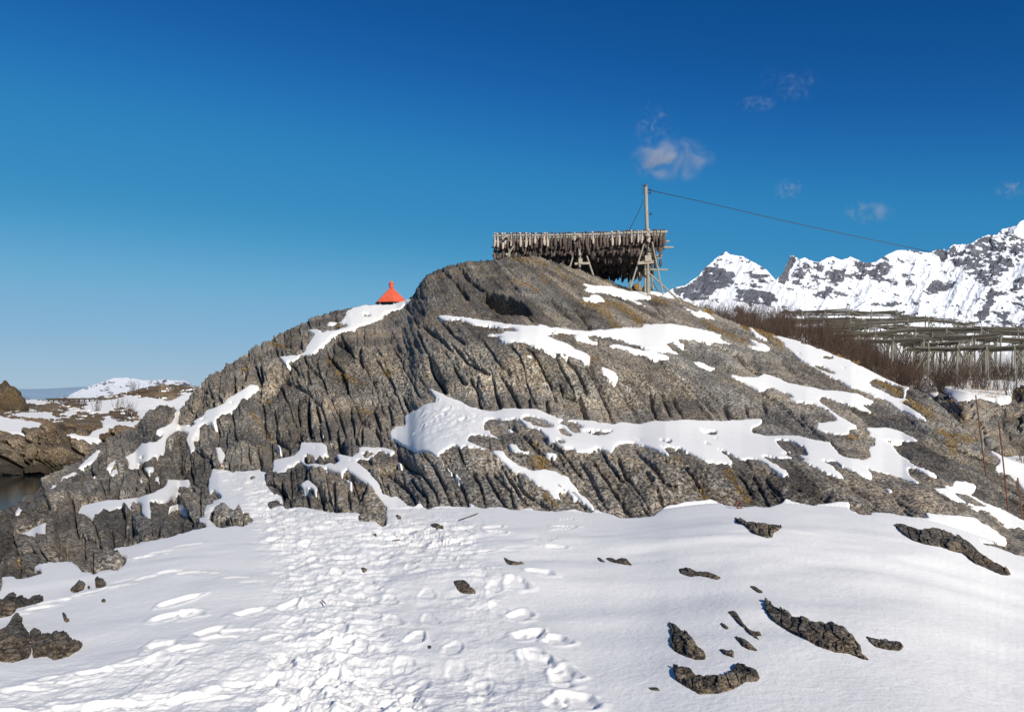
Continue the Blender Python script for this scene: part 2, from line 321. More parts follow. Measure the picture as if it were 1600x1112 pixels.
SNOW = [FG, M1, U1, LANE, T1, L1, L2, L15, U11, U9,
 G((230,575),(330,590),(450,620),(520,640),(600,645),(760,690),(720,710),(600,700),(440,650),(300,605)),
 G((190,755),(300,800),(330,850),(320,905),(250,850),(210,810)), Fp((800,475),(850,468),(858,500),(810,490)), Fp((215,95),(305,110),(230,112)),
 G((10,110),(130,125),(270,135),(420,170),(500,180),(600,225),(500,235),(400,215),(460,235),(580,295),(500,275),(400,225),(260,195),(150,175),(60,155),(120,150)),
 G((30,215),(110,225),(115,200),(180,205),(235,250),(160,262),(100,255)), G((510,158),(620,175),(750,207),(825,234),(700,222),(560,188)), G((690,262),(780,292),(720,288)),
 G((780,268),(860,305),(950,335),(960,320),(1030,345),(1070,380),(1110,415),(1000,378),(900,340),(850,313)),
 G((900,712),(1000,735),(1050,765),(1100,780),(1040,788),(960,753)), G((1320,590),(1450,606),(1530,648),(1400,634)), G((1250,546),(1335,562),(1260,560)),
 G((1330,442),(1370,455),(1430,512),(1500,548),(1490,568),(1400,522)), G((1308,512),(1400,558),(1480,588),(1560,635),(1500,622),(1400,582)),
 H((765,840),(900,835),(1050,870),(1190,950),(1000,950),(860,930),(840,905),(790,880)), H((1050,600),(1110,620),(1105,640),(1060,622)), H((1270,733),(1310,750),(1280,760)), H((1415,675),(1480,680),(1485,715),(1450,720)),
 A((595,670),(620,640),(700,570),(800,495),(760,560),(730,610),(680,635)), A((465,780),(490,730),(560,690),(615,685),(570,715),(510,742)), A((390,825),(400,790),(450,785),(440,810)), A((210,905),(225,870),(245,880)),
 J((90,135),(150,60),(190,85)), J((130,285),(200,260),(370,175),(360,280),(320,265),(300,290),(210,295)), A((845,730),(880,680),(925,655),(920,705)), A((715,725),(770,685),(740,722)), A((700,800),(790,742),(740,782)),
 A((1075,740),(1115,742),(1100,782)), A((1200,715),(1240,725),(1245,790),(1225,755)), A((1120,655),(1210,642),(1210,682),(1150,685)), A((1320,945),(1450,935),(1480,1020),(1410,1000),(1390,970)), A((1550,1050),(1605,1045),(1600,1092),(1560,1092)), A((1490,840),(1532,838),(1530,882)),
 C((180,195),(240,205),(255,260),(240,360),(210,300)), C((650,152),(702,180),(690,202)), C((1005,52),(1030,100),(1015,98)), C((845,490),(900,450),(940,465),(980,510),(975,545),(930,515),(870,505)), C((1180,430),(1240,455),(1250,475),(1200,450)),
 Dp((90,495),(150,520),(150,530),(100,512)), Dp((440,480),(470,500),(470,525),(445,505)), Dp((485,535),(540,570),(535,585)), Dp((550,585),(610,640),(610,660),(565,615)), Dp((310,490),(325,500),(320,520)),
 Dp((940,240),(1000,258),(1030,275),(960,268)), Dp((955,360),(1040,375),(1075,420),(1135,422),(1140,450),(1090,438),(1000,402)), Dp((1250,430),(1365,438),(1335,480)), Dp((1310,705),(1330,720),(1325,770),(1305,750)),
 I((1010,405),(1090,410),(1190,468),(1195,488),(1120,458)), I((1090,385),(1150,402),(1170,360),(1220,365),(1290,390),(1305,410),(1260,440),(1290,460),(1380,510),(1500,555),(1600,608),(1700,650),(1700,720),(1600,662),(1555,650),(1545,665),(1440,612),(1430,590),(1380,560),(1200,492),(1130,430)), I((712,398),(760,408),(822,448),(770,428)),
 I((0,245),(60,262),(125,312),(132,335),(90,320),(0,275))]
HOLE = [C((160,675),(200,680),(240,660),(280,665),(310,710),(350,740),(360,690),(440,710),(482,775),(400,817),(310,812),(240,828),(190,815),(140,760)), C((140,570),(165,530),(230,575),(225,600),(150,610)), C((450,425),(495,420),(490,445),(455,455)),
 C((885,265),(940,262),(970,320),(890,322)), C((1020,275),(1060,235),(1130,245),(1158,305),(1110,328),(1050,300),(1075,320),(1030,335),(975,320),(970,290)), C((585,620),(650,598),(712,650),(610,675)), C((580,400),(650,382),(680,440),(690,560),(620,540),(580,485)), C((690,500),(700,440),(760,340),(850,470),(830,520),(720,600)), C((1220,290),(1265,300),(1240,310)), C((1325,240),(1360,235),(1450,240),(1360,275)), C((955,200),(1000,195),(960,215)),
 Dp((1070,165),(1110,148),(1220,165),(1320,225),(1320,245),(1160,225),(1120,190)), Dp((1360,205),(1400,185),(1480,195),(1585,240),(1450,252),(1420,225)), Dp((1340,245),(1400,250),(1490,320),(1440,312),(1380,290)), Dp((1345,320),(1400,340),(1420,365),(1370,362)), Dp((1450,255),(1520,255),(1540,290),(1500,290)),
 E((45,370),(100,358),(200,370),(290,375),(230,403),(130,398)), E((960,350),(1100,375),(1095,402),(1010,392)), E((450,425),(545,440),(500,446)), E((620,435),(740,443),(745,464),(680,452)), E((990,455),(1060,480),(1030,487)), E((1555,435),(1600,430),(1640,470),(1600,480)), E((1075,428),(1120,436),(1090,442)),
 I((50,110),(130,115),(220,150),(250,207),(180,197),(100,172)), I((65,188),(150,192),(260,238),(180,228)), I((1150,435),(1250,450),(1360,520),(1365,530),(1250,500),(1200,470)),
 Fp((610,262),(700,263),(772,295),(650,290)), Fp((870,294),(1040,283),(1040,298)),
 H((780,485),(850,455),(960,495),(1020,505),(1050,540),(1050,610),(1030,615),(900,560),(840,530)), H((340,345),(430,360),(530,410),(530,430),(400,380)), H((290,205),(370,228),(440,262),(340,227)), H((420,275),(510,290),(510,308),(440,302)), H((560,360),(620,378),(600,385)), H((200,240),(250,260),(262,288)), H((670,405),(710,412),(680,420)), H((820,440),(880,470),(850,480)), H((250,165),(330,195),(260,180)),
 B((1060,240),(1150,220),(1240,235),(1180,270),(1070,292)), B((1000,292),(1080,283),(1010,312)), B((1325,153),(1390,158),(1398,180),(1330,180)), B((1245,153),(1275,170),(1250,180)), B((1200,198),(1252,205),(1210,214)), B((1425,185),(1450,190),(1430,200)),
 A((1465,340),(1500,305),(1530,310),(1490,337)), A((1090,577),(1140,558),(1130,588)), B((70,977),(130,963),(80,992)), B((290,850),(340,843),(310,862))]
RU0, RV0 = -200, 340
mask = np.zeros((920, 2020), np.float32)
for p in SNOW: fill(mask, p, 1.0, RU0, RV0)
for p in HOLE: fill(mask, p, 0.0, RU0, RV0)
# tufts and moss: places in the photo where ochre grass grows on the rock
moss = np.zeros_like(mask)
GRASS = [(G((60,245),(130,280),(200,320),(260,360),(300,420),(340,465)), 7), (G((225,262),(300,280),(370,310),(430,350),(480,400),(525,435)), 9), (G((820,228),(870,245),(925,280)), 7), (G((1000,400),(1060,455),(1160,500),(1230,545),(1320,580)), 6), (G((610,230),(720,262)), 5),
 (Fp((485,30),(530,70),(580,122)), 7), (Fp((590,125),(660,128)), 5), (Fp((1310,490),(1370,505)), 7), (Fp((800,462),(840,462)), 4), (Fp((880,500),(900,525)), 5), (Fp((1080,310),(1110,325)), 4),
 (Dp((1190,480),(1230,520),(1270,545)), 16), (E((1180,670),(1230,740),(1290,830),(1340,890),(1380,950)), 8), (E((980,800),(1020,885)), 7), (E((780,565),(830,600)), 4), (E((485,620),(500,665)), 4), (Dp((1160,340),(1185,365)), 6),
 (H((840,480),(920,510),(1000,560),(1060,590)), 9), (H((1060,635),(1130,660),(1200,690),(1270,745)), 12), (H((400,215),(470,240),(560,270)), 8), (H((0,130),(60,160),(90,215)), 9), (H((160,150),(280,175)), 6), (H((300,180),(400,205)), 5), (H((540,290),(590,305)), 5), (H((660,325),(740,360),(800,390)), 5), (H((420,280),(510,295)), 5), (H((590,905),(690,930)), 8), (H((760,875),(810,885)), 5), (H((20,530),(140,550)), 4), (H((1320,860),(1440,900),(1560,940)), 9), (H((1200,390),(1300,430),(1400,450)), 9), (H((1410,930),(1480,1030)), 8), (H((1080,490),(1180,520)), 6), (H((1350,590),(1450,640)), 7),
 (B((590,350),(640,380)), 7), (B((660,400),(740,405)), 6), (B((1110,225),(1160,260)), 5), (B((390,570),(440,560)), 7), (B((1130,590),(1200,650),(1290,700)), 7), (B((560,800),(600,830)), 4), (B((1500,590),(1560,640)), 6), (B((240,575),(260,600)), 4), (B((1300,900),(1400,910)), 5), (B((460,920),(540,990)), 5), (B((1060,480),(1090,510)), 6),
 ([(800,402),(830,405)], 5), ([(838,408),(856,413)], 5), ([(868,418),(876,422)], 4), ([(800,438),(830,450),(842,456)], 5), ([(845,436),(856,442)], 5), ([(905,440),(918,446)], 4), ([(880,428),(890,432)], 4), ([(940,436),(950,440)], 3), ([(756,466),(762,475)], 4), ([(1070,468),(1090,478)], 4),
 (I((960,690),(1040,720),(1090,770)), 5), (I((1060,50),(1160,100)), 8), (I((1260,90),(1310,110)), 9), (I((1370,170),(1420,230)), 10), (I((1490,310),(1570,380)), 10), (I((1510,280),(1600,330)), 6), (C((540,180),(570,230)), 4), (C((575,40),(600,90)), 5), (Dp((1260,760),(1340,840)), 7), (J((150,440),(160,520)), 4)]
for p, wd in GRASS:
    for (a, b) in zip(p[:-1], p[1:]):
        n = int(max(2, math.hypot(b[0]-a[0], b[1]-a[1])/2))
        for t in np.linspace(0, 1, n):
            x = a[0]+(b[0]-a[0])*t-RU0; y = a[1]+(b[1]-a[1])*t-RV0; r = wd*0.6
            ya, yb, xa, xb = int(y-r-1), int(y+r+2), int(x-r-1), int(x+r+2)
            if xa < 0 or ya < 0 or yb > moss.shape[0] or xb > moss.shape[1]: continue
            YY, XX = np.mgrid[ya:yb, xa:xb]; moss[ya:yb, xa:xb] = np.maximum(moss[ya:yb, xa:xb], ((XX-x)**2+(YY-y)**2 < r*r))
moss = blur(moss, 1.6)
SD = np.clip((blur(mask, 1.0)-0.47)*6.5, -3.2, 3.2)+np.clip((blur(mask, 2.6)-0.5)*8, -3.4, 3.3)            # about a signed distance in pixels near the edges
SD2 = (blur(mask, 8)-0.5)*2
WM = blur(blur(mask, 7, 60), 1, 70)
def vs_of(u):
    return pl(u, [(-400,900),(-200,858),(-60,818),(0,796),(20,789),(52,767),(66,747),(95,733),(121,721),(161,687),(190,672),(213,666),(224,648),(232,638),(242,634),(262,633),(272,638),(279,645),(290,628),(302,617),(317,603),(342,577),(368,560),(385,548),(400,542),(430,525),(455,511),(470,504),(500,490),(520,484),(545,478),(568,476),(590,477),(620,474),(632,468),(640,462),(650,446),(665,430),(680,422),(700,414),(730,407),(770,404),(790,400),(815,398),(840,401),(865,408),(880,412),(905,421),(920,426),(955,438),(985,449),(1000,453),(1040,458),(1062,466),(1080,474),(1100,482),(1130,496),(1160,508),(1200,521),(1260,537),(1330,564),(1380,591),(1410,604),(1430,607),(1450,616),(1480,640),(1500,660),(1518,680),(1530,695),(1550,715),(1560,735),(1578,752),(1600,765),(1700,812),(1900,880),(2100,940)], 3)
VB = [(-400,960),(-200,930),(0,905),(100,885),(200,858),(300,828),(400,808),(500,796),(600,800),(700,796),(800,797),(900,802),(970,808),(1040,800),(1100,787),(1200,787),(1270,790),(1400,803),(1500,828),(1560,850),(1600,868),(1700,890),(1900,960),(2100,1020)]
DB = [(-400,6.9),(-200,7.5),(0,8.4),(100,9.0),(200,9.7),(300,10.5),(400,11.8),(600,12.2),(800,12.2),(1000,11.6),(1100,12.2),(1300,12.1),(1450,11.5),(1600,10.6),(1800,9.5),(2100,8)]
DS = [(-400,11),(-200,13),(0,16),(100,20),(200,26),(300,30),(400,34),(500,38),(600,41),(700,41),(800,42),(900,44),(1000,46),(1050,48),(1150,46),(1250,42),(1350,36),(1450,30),(1550,24),(1600,22),(1800,18),(2100,15)]
NU, NR, NB, VBOT = 2130, 720, 46, 1232.0
U1d = np.linspace(-430, 2022, NU)
vs = vs_of(U1d); vb = pl(U1d, VB, 60); Db = pl(U1d, DB, 60); Ds = pl(U1d, DS, 60)
t = np.linspace(0, 1, NR)[:, None]
V = VBOT+t*(vs[None, :]-VBOT); U = np.broadcast_to(U1d[None, :], V.shape).copy()
wgt = 0.6+9.0*samp(WM, U, V, RU0, RV0)+3.4*sst(555, 470, V)+0.6*sst(400, 200, U)
wgt = np.where(V < vb[None, :], wgt, 0.0)*(-np.diff(V, axis=0, prepend=V[:1]))
cum = np.cumsum(wgt, axis=0); tot = np.maximum(cum[-1:], 1e-6); fr = cum/tot
fr = blur1(blur1(fr, 60, 1), 60, 1)
fr = fr/np.maximum(fr[-1:], 1e-6)
lnD = np.log(Db)[None, :]+(np.log(Ds)-np.log(Db))[None, :]*fr
dropb = Db*(vb-HV)/F; q = np.clip((VBOT-V)/(VBOT-vb[None, :]), 0, 1)
Dg = (1.6+(dropb[None, :]-1.6)*q)*F/np.maximum(V-HV, 40)
D = np.where(V >= vb[None, :], Dg, np.exp(lnD))
# the far side of the hill, falling away
dd = np.linspace(0, 1, NB+1)[1:, None]**1.6*26.0
steep = pl(U1d, [(-400,0.55),(150,0.5),(350,0.25),(600,0.13),(1100,0.13),(1400,0.25),(1600,0.32),(2100,0.4)], 50)[None, :]
Db_ = Ds[None, :]+dd*np.where(Ds[None, :] < 25, 0.8, 1.0)
zs = (HV-vs)/F*Ds; slope0 = 0.0
zb = zs[None, :]-steep*dd-steep*0.045*dd*dd
Uall = np.vstack([U, np.broadcast_to(U1d[None, :], Db_.shape)])
Dall = np.vstack([D, Db_]); Xall = (Uall-800)/F*Dall
Zall = np.vstack([(HV-V)/F*D, zb]); Vpar = np.vstack([V, V[-1:]-dd*6.0])        # Vpar keeps the pattern coordinate going behind the crest
NRT = NR+NB
isback = np.zeros((NRT, 1), bool); isback[NR:] = True
def hill_xy(u, v):
    """row, column (floats) of the hill grid at photo pixel (u, v)"""
    c = (u-U1d[0])/(U1d[1]-U1d[0]); ci = int(np.clip(round(c), 0, NU-1))
    r = (VBOT-v)/(VBOT-vs[ci])*(NR-1)
    return float(np.clip(r, 0, NR-1)), float(np.clip(c, 0, NU-1))
# broad undulation of the snow in front
fgw = sst(0, 60, Vpar-vb[None, :])
Zall = Zall+fgw*(0.085*fbm(Xall/2.6+3, Dall/1.9, 11, 3)+0.02*fbm(Xall/0.8, Dall/0.5, 12, 2)*sst(5, 9, Dall))
# a smoothed copy gives the normals
Zs = blur(Zall, 5); Xs = Xall; Ys = Dall
def normals(X, Y, Z):
    Pu = np.stack([np.gradient(a, axis=1) for a in (X, Y, Z)], -1); Pv = np.stack([np.gradient(a, axis=0) for a in (X, Y, Z)], -1)
    N = np.cross(Pu, Pv); N /= np.maximum(np.linalg.norm(N, axis=-1, keepdims=True), 1e-9); return N
N = normals(Xs, blur(Ys, 3), Zs); N = np.where(N[..., 2:3] < 0, -N, N)
N = np.stack([blur(N[..., i], 4) for i in range(3)], -1); N /= np.linalg.norm(N, axis=-1, keepdims=True)
# ---- rock relief: rib coordinate s follows the joints of the rock
sg = np.linspace(-500, 2300, 1400)
mg = pl(sg, [(-500,-0.15),(0,-0.12),(250,-0.02),(400,0.06),(520,0.22),(600,0.40),(700,0.44),(800,0.42),(900,0.50),(1000,0.60),(1100,0.78),(1200,1.0),(1350,1.4),(1500,1.75),(2300,2.2)], 30)
def rib(u, v):
    s = u.copy()
    for _ in range(14):
        s = s+0.8*(u-(s+np.interp(s, sg, mg)*(v-700)))
    return s
wx = 10*fbm(Uall/90, Vpar/90, 21, 2)+2.2*fbm(Uall/13, Vpar/20, 22, 4); wy = 14*fbm(Uall/60, Vpar/60, 23, 3)
Sr = rib(Uall+wx-0.5*np.minimum(Vpar-555, 0)*sst(640, 760, Uall), Vpar)
left = sst(620, 380, Uall)*sst(470, 560, Vpar)+0*Uall       # the broken, blocky left side
left = np.maximum(left, 0.75*sst(665, 560, Uall)*sst(455, 530, Vpar))
dome = sst(555, 480, Vpar)*sst(625, 690, Uall); right = sst(1000, 1250, Uall)
def rib_layer(cw, cl, seed, gw):
    f1, f2, idv, tx, ty = worley(Sr/cw, (Vpar+wy)/cl, seed)
    e = f2-f1
    groove = -np.exp(-(e/gw)**2)
    h = (idv-0.5)
    return groove, h, np.clip(e, 0, 0.5), idv, tx, ty
g1, h1, e1, id1, tx1, ty1 = rib_layer(38, 230, 31, 0.055)
g2, h2, e2, id2, tx2, ty2 = rib_layer(34, 62, 41, 0.09)
g3, h3, e3, id3, tx3, ty3 = rib_layer(12, 40, 51, 0.20)
g5, h5, e5, id5, tx5, ty5 = rib_layer(17, 120, 61, 0.09)
g6, h6, e6, id6, tx6, ty6 = rib_layer(7, 22, 62, 0.16)
sky_near = 1-0.65*sst(70, 8, Vpar-np.vstack([np.broadcast_to(vs, (NR, NU)), np.broadcast_to(vs, (NB, NU))]))*sst(700, 600, Uall)
mod = 0.55+0.45*fbm(Uall/110, Vpar/90, 25, 2)*2
mod = np.clip(mod, 0.15, 1.0)
fb = fbm(Uall/38, Vpar/30, 26, 6, 0.55); fbs = fbm(Uall/7.0, Vpar/7.0, 27, 4, 0.6); rg = ridged(Uall/46+0.3*fb, Vpar/38, 28, 4)
aR = (1-left)
def tilt(n):
    a_ = {1: id1, 2: id1, 3: id2, 4: id2, 5: id5}[n]; return ((a_*(37.7+11.3*n)) % 1.0-0.5)*2
lower = sst(640, 700, Vpar)*aR
disp = aR*(1-0.62*dome)*(11*(1-0.75*sst(840, 700, Uall)*sst(560, 490, Vpar))*(1-0.6*sst(620, 680, Uall)*sst(1300, 1200, Uall)*sst(520, 560, Vpar))*g1*np.clip(mod+.3, 0, 1)*(0.35+0.65*sst(-.35, .1, fbm(Uall/50, Vpar/70, 34, 2)))+8*h1+7*tilt(1)*tx1+4*tilt(2)*ty1+(3.2*g5+3.0*h5+3*tilt(5)*tx5)*mod*(1-0.6*dome)) \
     + lower*(1-0.5*right)*(2.5*g2+4*h2+5*tilt(3)*tx2) \
     + left*sky_near*(8*g2+15*h2+4*np.sqrt(e2*2)+10*tilt(3)*tx2+14*tilt(4)*ty2+5*rg) + (0.35*aR+1.0*left)*(1-0.5*dome)*(5.0*h3+1.5*g3) \
     + 5.0*fb
CRACKS = [Fp((430,640),(430,740),(465,890)), Fp((545,640),(570,740),(610,880)), Fp((600,620),(690,740),(755,870)), Fp((890,470),(960,620),(1010,720),(1050,850)), Fp((1080,440),(1190,560),(1260,680),(1290,800)), Fp((1280,545),(1340,650),(1440,820),(1500,990)), Fp((1080,690),(1110,790),(1230,810)), Fp((1230,780),(1290,980)), Fp((970,830),(985,930)), Fp((840,790),(850,880)), Fp((370,650),(420,730)), Fp((50,520),(80,630),(190,760)), Fp((240,560),(310,680),(350,700)), Fp((230,380),(340,520),(520,620)), Fp((730,380),(860,440),(930,560)),
 Fp((1170,70),(1260,170),(1340,280)), Fp((810,130),(860,200)), Fp((990,0),(1100,110),(1150,170)), G((0,290),(80,380),(150,480)), G((590,260),(680,340),(780,430)), G((700,760),(870,900),(1000,1020),(1080,1100)), G((70,750),(140,850),(190,950),(260,1100)), G((560,920),(610,990),(620,1100)), G((650,930),(720,1020),(740,1100)), G((770,970),(830,1100)), G((330,890),(400,970),(430,1100)), G((350,870),(440,880),(490,910)), [(690,420),(712,440),(735,468)], [(712,412),(740,440),(762,455)], [(872,424),(905,450),(930,470)], Fp((120,170),(230,300),(330,380)), Fp((0,250),(120,330),(240,440)),
 E((20,600),(100,700),(180,860),(250,990)), E((100,560),(240,740),(350,880),(440,1040)), E((300,520),(400,720),(500,840),(590,1000)), E((470,500),(620,640),(700,760),(790,800)), E((640,560),(880,640),(950,740),(1000,850)), E((640,820),(700,950)), E((1220,660),(1340,760),(1400,880)), E((1400,700),(1520,940)), E((1490,740),(1600,900)), E((1460,110),(1500,220)), E((1150,120),(1215,270)), E((1310,150),(1350,260)), E((600,70),(640,270)), E((700,90),(750,240)), E((790,90),(850,265)),
 Dp((0,560),(100,640),(200,740),(250,860)), Dp((190,600),(250,700),(330,780),(340,870)), Dp((60,430),(180,540),(290,600),(390,720),(430,830)), Dp((300,440),(400,560),(470,700),(530,850)), Dp((450,470),(540,590),(620,720),(670,850)), Dp((680,560),(760,680),(800,860)), Dp((780,560),(880,740),(960,860)), Dp((850,580),(990,720),(1020,880)), Dp((900,520),(1010,680),(1130,850)), Dp((1000,590),(1100,740),(1310,880)), Dp((30,60),(70,220)), Dp((150,0),(200,130)), Dp((930,190),(1100,300),(1250,450)), Dp((1200,280),(1400,430),(1560,640)), Dp((740,0),(770,90)), Dp((880,0),(925,105)), Dp((1030,10),(1060,80)), Dp((1270,30),(1290,110)), Dp((1540,20),(1590,170)),
 C((640,60),(660,170),(720,260)), C((440,180),(455,340)), C((830,60),(845,200)), C((890,30),(930,120),(940,150)), C((990,40),(1010,130)), C((600,100),(620,290)), C((1130,60),(1140,160),(1190,240)), C((1260,60),(1300,180)), C((1330,40),(1330,180)), C((1430,30),(1470,130),(1480,190)), C((700,440),(705,630)), C((890,510),(910,640)), C((980,500),(1045,690)), C((1100,480),(1135,700)), C((1210,480),(1245,690)), C((1190,400),(1290,560)), C((540,290),(545,380)), C((255,60),(260,360)),
 A((640,690),(625,800)), A((700,570),(700,700)), A((1080,680),(1060,880)), A((930,740),(925,890)), A((1160,760),(1160,860)), A((1195,380),(1195,450)), A((1250,600),(1260,760)), A((1480,560),(1490,740)), A((950,450),(960,560)), A((860,640),(840,850)), A((750,520),(755,660)),
 J((35,450),(35,600)), J((310,400),(330,490)), J((490,330),(500,490)), J((640,280),(650,480)), J((755,240),(770,370)), J((870,220),(880,370)), J((1000,210),(1000,365)), J((1035,160),(1030,350)), J((1190,220),(1200,320)), J((1240,210),(1240,300)), J((1340,170),(1350,280)), J((135,440),(150,600)),
 I((700,100),(830,170),(900,220),(1000,280)), I((520,360),(620,450),(740,560)), I((800,480),(910,590)), I((970,120),(1080,180),(1180,210),(1290,260)), I((0,330),(110,480)), I((140,390),(220,420)), H((870,930),(1020,990),(1060,1060)), H((250,740),(370,880)), H((420,780),(460,880)), H((1400,850),(1500,960)),
 B((320,630),(340,780)), B((540,560),(560,680)), B((490,540),(550,700)), B((740,540),(760,600)), B((400,600),(380,720)), B((900,860),(890,980),(930,1060)), B((800,830),(830,1000)), B((960,850),(1010,1000)), B((1230,900),(1270,1060)), B((1400,830),(1470,1060)), B((1100,330),(1240,420)), B((1310,480),(1340,600)), B((620,880),(660,1000))]
crk = np.zeros_like(mask); rc = random.Random(12)
for p in CRACKS:
    q_ = []
    for (a, b) in zip(p[:-1], p[1:]):
        for t_ in np.linspace(0, 1, max(2, int(math.hypot(b[0]-a[0], b[1]-a[1])/6)), endpoint=False): q_.append((a[0]+(b[0]-a[0])*t_+rc.uniform(-1, 1), a[1]+(b[1]-a[1])*t_+rc.uniform(-.6, .6)))
    q_.append(p[-1]); L_n = len(q_)
    for i_, (a, b) in enumerate(zip(q_[:-1], q_[1:])):
        dp = math.sin(math.pi*(i_+.8)/(L_n+.6))**.5*rc.uniform(.7, 1)
        for t_ in np.linspace(0, 1, 12):
            x = a[0]+(b[0]-a[0])*t_-RU0; y = a[1]+(b[1]-a[1])*t_-RV0; xi, yi = int(x), int(y)
            if 0 < xi < crk.shape[1]-1 and 0 < yi < crk.shape[0]-1: crk[yi, xi] = max(crk[yi, xi], dp)
cn = blur(crk, 1.15); cn = np.clip(cn/0.33, 0, 1.2); cwid = np.clip(blur(crk, 5)/0.075, 0, 1.2)
cnv = samp(cn, Uall, Vpar, RU0, RV0); cwv = samp(cwid, Uall, Vpar, RU0, RV0)
disp = disp-(15*cnv+5*cwv)*(1-0.2*dome)
finedisp = 1.9*h6+1.5*g6+2.4*fbs+1.2*fbm(Uall/2.6, Vpar/2.6, 30, 2)
disp = disp+aR*right*(4.0*ridged((Uall-Vpar*1.6)/60, (Vpar*1.6+Uall)/420, 29, 4))
flat = sst(900, 1250, Uall)*sst(560, 420, Vpar*0+500)
near = 1-(0.95*aR+0.92*left)*np.exp(-(samp(SD, Uall, Vpar, RU0, RV0)/3.2)**2)
disp = (disp-1.0)*(1-0.2*right)*near; _sd0 = samp(SD, Uall, Vpar, RU0, RV0); disp = disp-np.maximum(disp, 0)*sst(-1.5, 1.0, _sd0)+finedisp
# the dark hollow near the top and a few long steps in the slab
def gash(poly, depth, sm):
    m = np.zeros_like(mask); fill(m, poly, 1.0, RU0, RV0); return -depth*samp(blur(m, sm), Uall, Vpar, RU0, RV0)
for poly, dp, sm in [([(748,458),(762,455),(790,462),(815,470),(832,487),(816,489),(800,487),(785,488),(770,480)], 60, 1.4), ([(1195,640),(1215,655),(1260,690),(1240,668)], 10, 2),
    (G((870,560),(940,570),(1060,650),(1180,760),(1220,810),(1120,770),(980,680)), 16, 2.2), (G((1300,660),(1380,690),(1450,760),(1440,800),(1360,740)), 14, 2),
    (H((60,260),(200,380),(300,470),(200,440),(100,330)), 10, 2.5), (I((500,350),(560,390),(660,480),(620,470),(540,410)), 12, 2), (I((330,410),(400,450),(380,495),(340,470)), 14, 2),
    (C((20,80),(140,10),(290,10),(260,190),(120,190),(20,200)), 16, 3), (E((380,0),(440,100),(500,300),(465,300),(430,180)), 9, 1.6), (E((870,0),(1010,90),(1140,280),(1120,285),(1000,130)), 9, 1.6),
    (E((540,670),(620,720),(610,755),(550,735)), 14, 1.6), (Fp((30,430),(110,560),(200,780),(150,760),(60,600)), 12, 2.2), (Fp((620,560),(700,600),(680,640),(640,620)), 12, 2), (H((1080,800),(1200,860),(1340,960),(1500,1090),(1300,980),(1150,880)), 10, 3),
    (H((0,210),(120,260),(240,300),(120,290)), 8, 2)]:
    disp = disp+gash(poly, dp, sm)
sdv = samp(SD, Uall+2.5*fbm(Uall/19, Vpar/12, 32, 4), Vpar+1.8*fbm(Uall/19, Vpar/12, 33, 4), RU0, RV0)
rag = fbm(Uall/6.5, Vpar/3.6, 36, 4, .6); edge_ = np.exp(-(sdv/3.4)**2)*(1-sst(0, 25, Vpar-vb[None, :]))
sdv = sdv+edge_*(3.0*rag-5.0*sst(.30, .5, fbm(Uall/11, Vpar/5, 37, 3))+4.5*sst(.34, .5, fbm(Uall/13+5, Vpar/5, 38, 3)))
sd2 = samp(SD2, Uall, Vpar, RU0, RV0)
mv = samp(mask, Uall, Vpar, RU0, RV0)
backm = isback & np.ones_like(mv, bool)
patch = 6.0*fbm(Xall/3.1, Dall/3.1, 71, 3)-7*sst(9, 2.5, Dall-Ds[None, :])+np.where(Uall < 350, -3, 1)
sdv = np.where(backm, np.clip(patch, -6, 6), sdv)
px = Dall/F                                               # one photo pixel in metres at that distance
fgm = sst(10, 40, Vpar-vb[None, :])
dispm = px*disp*np.where(backm, 0.6, 1.0)
sink = px*np.maximum(sdv, 0)*4.5+fgm*0.5
lw = (0.30+0.32*left)[..., None]; Nd = lw*N+(1-lw)*np.array([0.05, -1.0, 0.12]); Nd /= np.linalg.norm(Nd, axis=-1, keepdims=True)      # the joints cut in roughly level, not square to the slope
Nd = np.where(backm[..., None], N, Nd)
P_rock = np.stack([Xall, Dall, Zall], -1)+Nd*dispm[..., None]
P_rock[..., 2] -= sink
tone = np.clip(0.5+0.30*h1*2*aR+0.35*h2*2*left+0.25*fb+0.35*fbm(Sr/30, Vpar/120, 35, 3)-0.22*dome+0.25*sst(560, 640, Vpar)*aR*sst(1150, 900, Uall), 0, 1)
mossv = samp(moss, Uall, Vpar, RU0, RV0)+0.55*sst(0.15, 0.5, fbm(Uall/13, Vpar/9, 81, 4))*(0.4*dome+0.7*left*sst(680, 600, Vpar)+0.3*lower*sst(740, 790, Vpar))
mossv = np.clip(mossv, 0, 1)
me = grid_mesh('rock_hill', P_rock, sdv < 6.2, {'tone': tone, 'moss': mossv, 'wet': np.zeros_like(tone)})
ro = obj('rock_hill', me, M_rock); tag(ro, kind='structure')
# ---- snow surface
Zsn = Zall.copy()
lipa = 0.9-0.4*right-0.2*dome+1.0*sst(20, 60, Vpar-vb[None, :]+40)
lip = px*(np.where(sdv > 0, (lipa+1.2)*(1-np.exp(-sdv/3.0))-0.2, -0.2+sdv*1.4-np.maximum(-sdv-2.5, 0)*6))
up = np.where(backm, lip*0.5, lip+px*(1.6-1.0*right)*np.clip(sd2, 0, 1))
P_snow = np.stack([Xall, Dall, Zsn], -1)+N*(0.65*up)[..., None]; P_snow[..., 2] += 0.35*up
